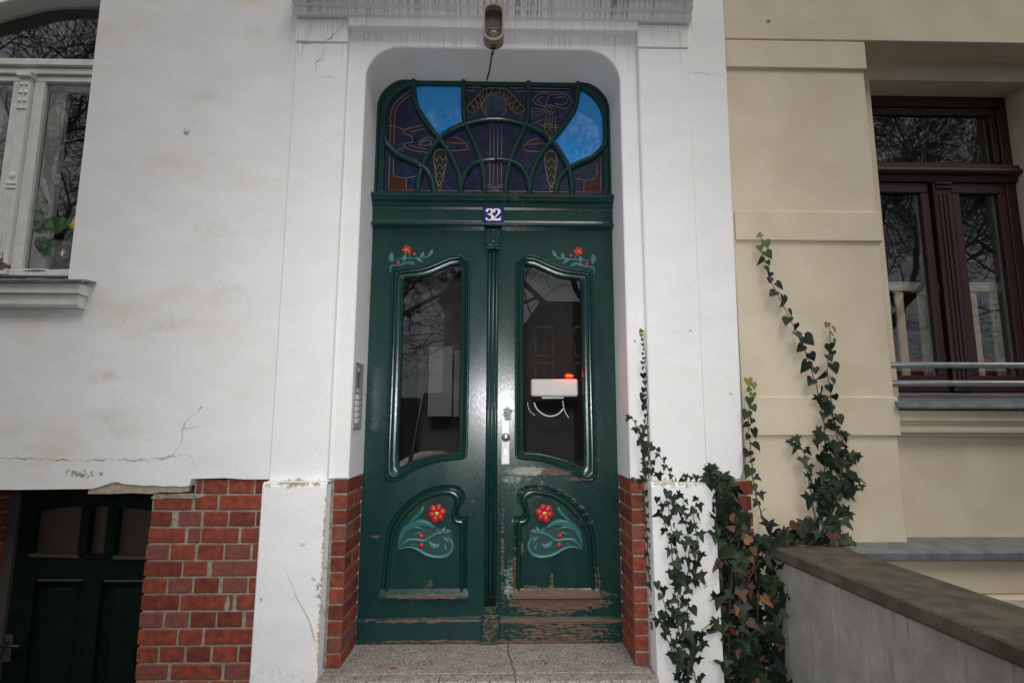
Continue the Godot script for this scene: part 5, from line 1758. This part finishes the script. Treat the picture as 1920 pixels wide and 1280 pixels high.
func window_things():
	# cut hydrangea in a glass on the window board
	var v := node("hydrangea_vase", self, Vector3(-2.42, 1.955, -0.255))
	tag(v, "green hydrangea stem with broad leaves standing in a ribbed glass", "plant")
	part("glass", lathe(P([0.0, 0.003, 0.04, 0.003, 0.046, 0.02, 0.055, 0.19, 0.052, 0.19, 0.043, 0.02, 0.0, 0.012]), 18), M.vase_glass, v)
	var stem := []
	for p in [[0.0, 0.02, 0], [-0.06, 0.09, 0.0], [-0.075, 0.17, 0.0], [-0.085, 0.25, 0.0], [-0.13, 0.35, 0.01], [-0.165, 0.40, 0.02]]: stem.append(Vector3(p[0], p[1], p[2]))
	part("stem", tube(stem, [0.004], 6), M.fresh_leaf, v)
	var lb := leaf_blade(0.13, 0.05, 0.03)
	for k in [[-0.09, 0.26, -1.1, 0.3], [-0.085, 0.27, 1.2, 0.2], [-0.08, 0.24, 0.5, 0.5], [-0.09, 0.22, 2.7, 0.4], [-0.1, 0.2, -2.3, 0.3], [-0.11, 0.30, -1.9, 0.6], [-0.1, 0.31, 0.9, 0.9], [-0.12, 0.33, 2.2, 0.8]]:
		part("leaf", lb, M.fresh_leaf, v, Vector3(k[0], k[1], 0.02), Vector3(k[3], 0, k[2]))
	var r := RandomNumberGenerator.new()
	r.seed = 9
	for c in [[-0.17, 0.425, 0.056], [-0.145, 0.37, 0.045]]:
		var st := begin()
		for k in 110:
			var d := Vector3(r.randfn(), r.randfn(), r.randfn()).normalized()
			var u := d.cross(Vector3(0.3, 1, 0.2)).normalized()
			var w := d.cross(u)
			var p: Vector3 = Vector3(c[0], c[1], 0.03) + d * Vector3(1, 0.75, 1) * c[2] * r.randf_range(0.85, 1.1)
			var q := 0.009
			quad(st, p + u * q, p + w * q, p - u * q, p - w * q)
		part("flower_head", done(st), M.hydrangea, v)
	var y := node("yellow_bouquet", self, Vector3(-2.375, 2.23, -0.31))
	tag(y, "yellow paper cone with a pale bloom behind the hydrangea", "bouquet")
	part("paper_cone", lathe(P([0.0, 0.0, 0.062, 0.002, 0.06, 0.02, 0.034, 0.10, 0.02, 0.115, 0.0, 0.11]), 9), M.yellow_wrap, y)
	for k in 6:
		var a := TAU * k / 6
		part("bloom_petal", dome(0.02, 0.014, 0.01, 10, 3), M.bloom_white if k % 2 else M.yellow_wrap, y, Vector3(cos(a) * 0.018, 0.135 + sin(a) * 0.02, 0.02))
	slab("stand", Vector3(-0.06, -0.285, -0.05), Vector3(0.06, -0.002, 0.05), M.dark_slot, y, 0.005)
	# cot with slats behind the red window
	var cot := node("slatted_cot", self, Vector3(0, 0, -0.44))
	tag(cot, "pale wooden cot rail with upright slats behind the red window", "cot")
	slab("top_rail", Vector3(2.28, 1.945, -0.03), Vector3(3.45, 1.985, 0.015), M.slat_wood, cot, 0.005)
	slab("bottom_rail", Vector3(2.28, 1.36, -0.03), Vector3(3.45, 1.41, 0.015), M.slat_wood, cot, 0.005)
	for x in [2.452, 2.594, 2.75, 2.908, 3.04, 3.134, 3.24, 3.34]:
		slab("slat", Vector3(x, 1.411, -0.012), Vector3(x + 0.05, 1.944, 0.006), M.slat_wood, cot, 0.003)
	slab("red_blanket", Vector3(2.3, 1.42, -0.5), Vector3(3.4, 1.56, -0.05), M.red_cloth, cot, 0.03)
	var pr := slab("window_rail", Vector3(2.30, 1.985, -0.45), Vector3(3.12, 2.005, -0.43), M.pale_rail, self, 0.003)
	tag(pr, "pale horizontal rail across the red window above the cot", "rail")

# ---------------------------------------------------------------- ivy
var leaf_meshes := []

func ivy_leaf(kind: int) -> ArrayMesh:   # about 1 unit long, stalk end at the origin, tip along -y, facing +z
	var half: Array
	match kind:
		0: half = [0.0, 0.0, 0.16, 0.16, 0.36, 0.14, 0.47, -0.04, 0.44, -0.26, 0.28, -0.52, 0.12, -0.74, 0.0, -0.90]      # heart
		1: half = [0.0, 0.0, 0.14, 0.17, 0.32, 0.18, 0.40, 0.06, 0.60, -0.12, 0.36, -0.22, 0.23, -0.34, 0.17, -0.62, 0.0, -0.95]      # three lobes
		2: half = [0.0, 0.0, 0.10, 0.12, 0.40, 0.26, 0.30, 0.04, 0.40, -0.02, 0.70, -0.14, 0.40, -0.26, 0.22, -0.34, 0.22, -0.48, 0.12, -0.74, 0.0, -1.0]      # five lobes
		_: half = [0.0, 0.0, 0.12, 0.12, 0.28, 0.06, 0.36, -0.14, 0.28, -0.36, 0.20, -0.50, 0.10, -0.76, 0.0, -0.95]      # narrow
	var st := begin(true)
	var p := P(half)
	var mid: Array[Vector3] = []
	for s in [-1.0, 1.0]:
		for k in p.size() - 1:
			var a := p[k]
			var b := p[k + 1]
			var za := absf(a.x) * 0.22 - a.y * a.y * 0.12
			var zb := absf(b.x) * 0.22 - b.y * b.y * 0.12
			var A := Vector3(s * a.x, a.y, za)
			var B := Vector3(s * b.x, b.y, zb)
			var MA := Vector3(0, clampf(a.y * 0.9 - 0.06, -0.95, 0.0), 0.0)
			var MB := Vector3(0, clampf(b.y * 0.9 - 0.06, -0.95, 0.0), 0.0)
			MA.z = -MA.y * MA.y * 0.12
			MB.z = -MB.y * MB.y * 0.12
			var tris := [[MA, A, B], [MA, B, MB]]
			for t in tris:
				var q: Array = t if s > 0 else [t[0], t[2], t[1]]
				if (Vector3(q[1]) - q[0]).cross(Vector3(q[2]) - q[0]).length() < 1e-5: continue
				for v in [q[0], q[2], q[1]]:
					var vein := absf(Vector3(v).x) < 0.001
					st.set_color(Color(1.3, 1.28, 1.2) if vein else Color(0.95, 0.95, 0.95))
					st.add_vertex(v)
	return done(st)

func leaf(parent: Node, at: Vector3, size: float, out: Vector3, hang: float, m: Material, kind := -1, r: RandomNumberGenerator = rng):
	if kind < 0: kind = [1, 2, 2, 2, 1, 0][int(r.randf() * 5.99)]
	var o := part("leaf", leaf_meshes[kind], m, parent)
	var yaw := atan2(out.x, out.z) + r.randfn() * 0.45
	var b := Basis(Vector3.UP, yaw) * Basis(Vector3.RIGHT, -0.25 + r.randfn() * 0.35) * Basis(Vector3.BACK, hang)
	o.transform = Transform3D(b.scaled(Vector3.ONE * size), at)

func green(r: RandomNumberGenerator) -> Material:
	return M["ivy_%d" % [0, 0, 1, 1, 1, 2, 2, 3][int(r.randf() * 7.99)]]

func strand(parent: Node, r: RandomNumberGenerator, pts: Array, out: Vector3, size0: float, size1: float, step: float, young := true, both := true):   # runs from the young tip down to the old end
	var c := Curve3D.new()
	c.bake_interval = 0.01
	for p in pts: c.add_point(p)
	var total := c.get_baked_length()
	var line := []
	var n := maxi(4, int(total / 0.03))
	for k in n + 1:
		var p := c.sample_baked(total * k / n)
		line.append(p + Vector3(sin(k * 1.9) * 0.003, 0, 0))
	var rads := []
	for k in n + 1: rads.append(lerpf(0.0015, 0.0034, float(k) / n))
	part("stem", tube(line, rads, 5), M.stem_brown, parent)
	var at := 0.0
	var side := 1.0
	while at < total:
		var t := at / total
		var p := c.sample_baked(at)
		var q := c.sample_baked(minf(total, at + 0.01))
		var d := (q - p).normalized()
		var cross := d.cross(out).normalized() * side
		var sz := lerpf(size0, size1, minf(1.0, t * 1.3)) * r.randf_range(0.62, 1.22)
		var m: Material = green(r)
		if young and at < 0.03: m = M.ivy_5
		elif young and at < 0.09: m = M.ivy_4
		elif young and at < 0.16: m = M.ivy_3
		var base := p + cross * sz * 0.25 + out * r.randf_range(0.006, 0.02)
		leaf(parent, base, sz, out, r.randfn() * 0.35 + cross.x * 0.25, m, (0 if t < 0.55 else -1) if young else -1, r)
		if both: side = -side
		at += step * r.randf_range(0.75, 1.25) * (0.6 + 0.4 * minf(1.0, t * 2.0))

func ivy():
	for k in 4: leaf_meshes.append(ivy_leaf(k))
	var r := RandomNumberGenerator.new()
	r.seed = 77
	var F := Vector3(0, 0, 1)
	# on the cream wall
	var a := node("ivy_plant", self, Vector3.ZERO)
	tag(a, "ivy climbing the cream wall from the end of the coping in two long strands", "ivy", "ivy around the corner of the houses")
	var W := func(list: Array, z: float) -> Array:
		var o := []
		for k in range(0, list.size(), 2): o.append(Vector3(list[k], list[k + 1], z))
		return o
	strand(a, r, W.call([1.428, 2.134, 1.424, 2.05, 1.455, 1.91, 1.505, 1.79, 1.555, 1.68, 1.615, 1.54, 1.65, 1.40, 1.68, 1.265, 1.69, 1.13, 1.68, 0.97, 1.66, 0.80, 1.64, 0.63], 0.016), F, 0.046, 0.076, 0.046)
	strand(a, r, W.call([1.753, 1.665, 1.757, 1.57, 1.726, 1.43, 1.735, 1.30, 1.74, 1.17, 1.76, 1.05, 1.765, 0.92, 1.74, 0.80, 1.69, 0.70], 0.016), F, 0.046, 0.076, 0.048)
	strand(a, r, W.call([1.50, 1.075, 1.545, 1.065, 1.575, 1.0, 1.585, 0.9, 1.60, 0.78, 1.61, 0.66], 0.018), F, 0.055, 0.07, 0.05, false)
	strand(a, r, W.call([1.70, 1.28, 1.755, 1.12, 1.79, 1.02, 1.785, 0.9, 1.76, 0.8], 0.02), F, 0.045, 0.06, 0.055, false)
	strand(a, r, W.call([1.83, 0.985, 1.77, 0.99, 1.72, 0.93], 0.03), F, 0.04, 0.055, 0.06, false)
	strand(a, r, W.call([1.84, 0.84, 1.78, 0.86, 1.71, 0.83], 0.03), F, 0.045, 0.06, 0.06, false)
	for k in 36:      # thick part near the foot
		var t := r.randf()
		var p := Vector3(lerpf(1.66, 1.70, t) + r.randfn() * lerpf(0.055, 0.045, t), lerpf(0.66, 1.12, t), r.randf_range(0.02, 0.06))
		leaf(a, p, r.randf_range(0.045, 0.075), F, r.randfn() * 0.6, green(r), -1, r)
	for k in 44:      # creeping along the joint of coping and wall
		var x := lerpf(1.36, 1.73, r.randf())
		var p := Vector3(x, 0.585 + absf(r.randfn()) * 0.028, r.randf_range(0.03, 0.12))
		leaf(a, p, r.randf_range(0.04, 0.07), Vector3(0, 0.5, 1), r.randfn() * 0.8, green(r) if r.randf() > 0.08 else M.dry_1, -1, r)
	part("stem", tube([Vector3(1.33, 0.60, 0.06), Vector3(1.45, 0.592, 0.05), Vector3(1.58, 0.60, 0.04), Vector3(1.68, 0.66, 0.03)], [0.006, 0.005, 0.005, 0.003], 6), M.stem_brown, a)
	# on the white pedestal and the pilaster
	var b := node("ivy_plant", self, Vector3.ZERO)
	tag(b, "loose ivy spread over the white pedestal beside the door", "ivy", "ivy around the corner of the houses")
	strand(b, r, W.call([0.785, 1.625, 0.79, 1.5, 0.79, 1.38, 0.79, 1.25, 0.79, 1.13, 0.79, 1.0, 0.785, 0.88], 0.012), Vector3(-0.6, 0, 1), 0.022, 0.042, 0.036, true, false)
	strand(b, r, W.call([0.70, 1.185, 0.74, 1.10, 0.78, 1.0, 0.80, 0.93, 0.83, 0.87], 0.045), F, 0.034, 0.045, 0.04, false)
	strand(b, r, W.call([0.745, 1.12, 0.755, 1.03, 0.76, 0.93, 0.775, 0.86], 0.02), F, 0.03, 0.04, 0.045, false)
	strand(b, r, W.call([0.81, 1.04, 0.85, 0.97, 0.89, 0.90, 0.905, 0.84, 0.90, 0.76], 0.05), F, 0.03, 0.036, 0.035, false)
	strand(b, r, W.call([0.70, 0.885, 0.725, 0.87, 0.755, 0.83, 0.765, 0.70, 0.77, 0.55, 0.775, 0.42, 0.785, 0.30, 0.79, 0.15], 0.022), F, 0.032, 0.038, 0.042, false)
	strand(b, r, W.call([0.94, 0.89, 0.98, 0.895, 1.02, 0.88, 1.06, 0.90], 0.06), F, 0.034, 0.04, 0.035, false)
	var zf := 0.108
	for s in [[0.86, 0.83, 0.855, 0.70, 0.88, 0.6, 0.90, 0.48, 0.885, 0.36, 0.875, 0.22, 0.90, 0.08, 0.93, -0.08], [0.81, 0.80, 0.83, 0.68, 0.86, 0.58, 0.87, 0.46], [0.92, 0.82, 0.93, 0.70, 0.95, 0.6, 0.94, 0.48, 0.92, 0.38], [0.99, 0.80, 0.97, 0.70, 0.99, 0.60, 0.985, 0.50, 0.955, 0.42], [0.79, 0.42, 0.815, 0.34, 0.83, 0.22, 0.86, 0.1, 0.88, -0.05], [0.93, 0.34, 0.92, 0.22, 0.90, 0.12, 0.95, 0.0, 0.97, -0.1], [1.04, 0.24, 0.99, 0.20, 0.96, 0.10, 0.90, 0.04], [0.79, 0.26, 0.82, 0.18, 0.85, 0.1]]:
		strand(b, r, W.call(s, zf), F, 0.044, 0.056, 0.046, false)
	for k in 30:
		var t := r.randf()
		leaf(b, Vector3(0.895 + r.randfn() * 0.05, lerpf(0.05, 0.78, t), r.randf_range(0.11, 0.14)), r.randf_range(0.04, 0.065), F, r.randfn() * 0.6, green(r), -1, r)
	# dense growth over the brick corner
	var c := node("ivy_plant", self, Vector3.ZERO)
	tag(c, "dense ivy with dry orange leaves covering the brick corner by the coping", "ivy", "ivy around the corner of the houses")
	strand(c, r, W.call([1.316, 1.373, 1.32, 1.29, 1.30, 1.16, 1.303, 1.0, 1.308, 0.87, 1.33, 0.74, 1.36, 0.64], 0.02), F, 0.042, 0.056, 0.04)
	for s in [[1.10, 0.95, 1.13, 0.86, 1.15, 0.7, 1.17, 0.5, 1.19, 0.3, 1.2, 0.0], [1.12, 0.9, 1.2, 0.72, 1.26, 0.56, 1.28, 0.36, 1.26, 0.1], [1.24, 0.82, 1.22, 0.64, 1.16, 0.46, 1.13, 0.2, 1.12, -0.1], [1.34, 0.62, 1.3, 0.5, 1.24, 0.42, 1.2, 0.2], [1.09, 0.92, 1.1, 0.7, 1.11, 0.5, 1.1, 0.25, 1.09, 0.0]]:
		part("stem", tube(W.call(s, 0.07), [0.004, 0.005, 0.006], 5) if false else tube(W.call(s, 0.07), [0.0045], 5), M.stem_brown, c)
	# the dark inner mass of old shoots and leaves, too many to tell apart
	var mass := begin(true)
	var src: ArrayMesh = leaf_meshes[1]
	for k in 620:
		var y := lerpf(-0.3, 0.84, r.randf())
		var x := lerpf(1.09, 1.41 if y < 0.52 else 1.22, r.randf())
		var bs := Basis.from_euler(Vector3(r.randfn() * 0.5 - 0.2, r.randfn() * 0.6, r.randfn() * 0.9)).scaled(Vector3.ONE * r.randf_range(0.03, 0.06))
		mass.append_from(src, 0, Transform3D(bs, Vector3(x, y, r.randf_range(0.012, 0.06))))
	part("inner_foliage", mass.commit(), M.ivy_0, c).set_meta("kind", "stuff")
	var count := 0
	while count < 245:
		var y := lerpf(-0.12, 0.9, r.randf())
		var left := lerpf(1.06, 1.075, r.randf())
		var right := 1.33 if y > 0.5 else 1.41
		if y > 0.62: right = 1.25 - (y - 0.62) * 0.35
		var x := lerpf(left, right, r.randf())
		var gap := absf(x - 1.25) < 0.05 and (absf(y - 0.46) < 0.05 or absf(y - 0.28) < 0.03 or absf(y - 0.12) < 0.03)
		if gap and r.randf() < 0.8: continue
		if y > 0.68 and x > 1.22 and r.randf() < 0.7: continue
		var z := r.randf_range(0.03, 0.13)
		var m := green(r)
		var size := r.randf_range(0.04, 0.082)
		if r.randf() < (0.14 if y < 0.55 and x > 1.14 else 0.04):
			m = M.dry_1
		leaf(c, Vector3(x, y, z), size, Vector3(r.randfn() * 0.3, 0.15, 1), r.randfn() * 0.6, m, -1, r)
		count += 1
	for p in [[1.165, 0.79], [1.14, 0.72], [1.19, 0.67], [1.205, 0.64], [1.22, 0.60], [1.235, 0.575], [1.225, 0.53], [1.27, 0.36], [1.25, 0.37], [1.20, 0.25], [1.15, 0.31], [1.15, 0.66], [1.42, 0.60], [1.21, 0.12]]:
		leaf(c, Vector3(p[0], p[1], r.randf_range(0.12, 0.15)), r.randf_range(0.04, 0.07), Vector3(r.randfn() * 0.8, 0.2, 1), r.randfn() * 0.9, M.dry_0 if r.randf() < 0.5 else M.dry_1, 3, r)
	for p in [[1.075, 0.945, 0.06], [1.10, 0.925, 0.075], [1.13, 0.905, 0.085], [1.085, 0.90, 0.08], [1.06, 0.93, 0.07], [1.15, 0.875, 0.08], [1.05, 0.89, 0.065], [1.115, 0.86, 0.09], [1.37, 0.33, 0.11], [1.34, 0.42, 0.09], [1.385, 0.40, 0.07], [1.36, 0.28, 0.09]]:
		leaf(c, Vector3(p[0], p[1], 0.09), p[2], F, r.randfn() * 0.5, green(r), 2, r)
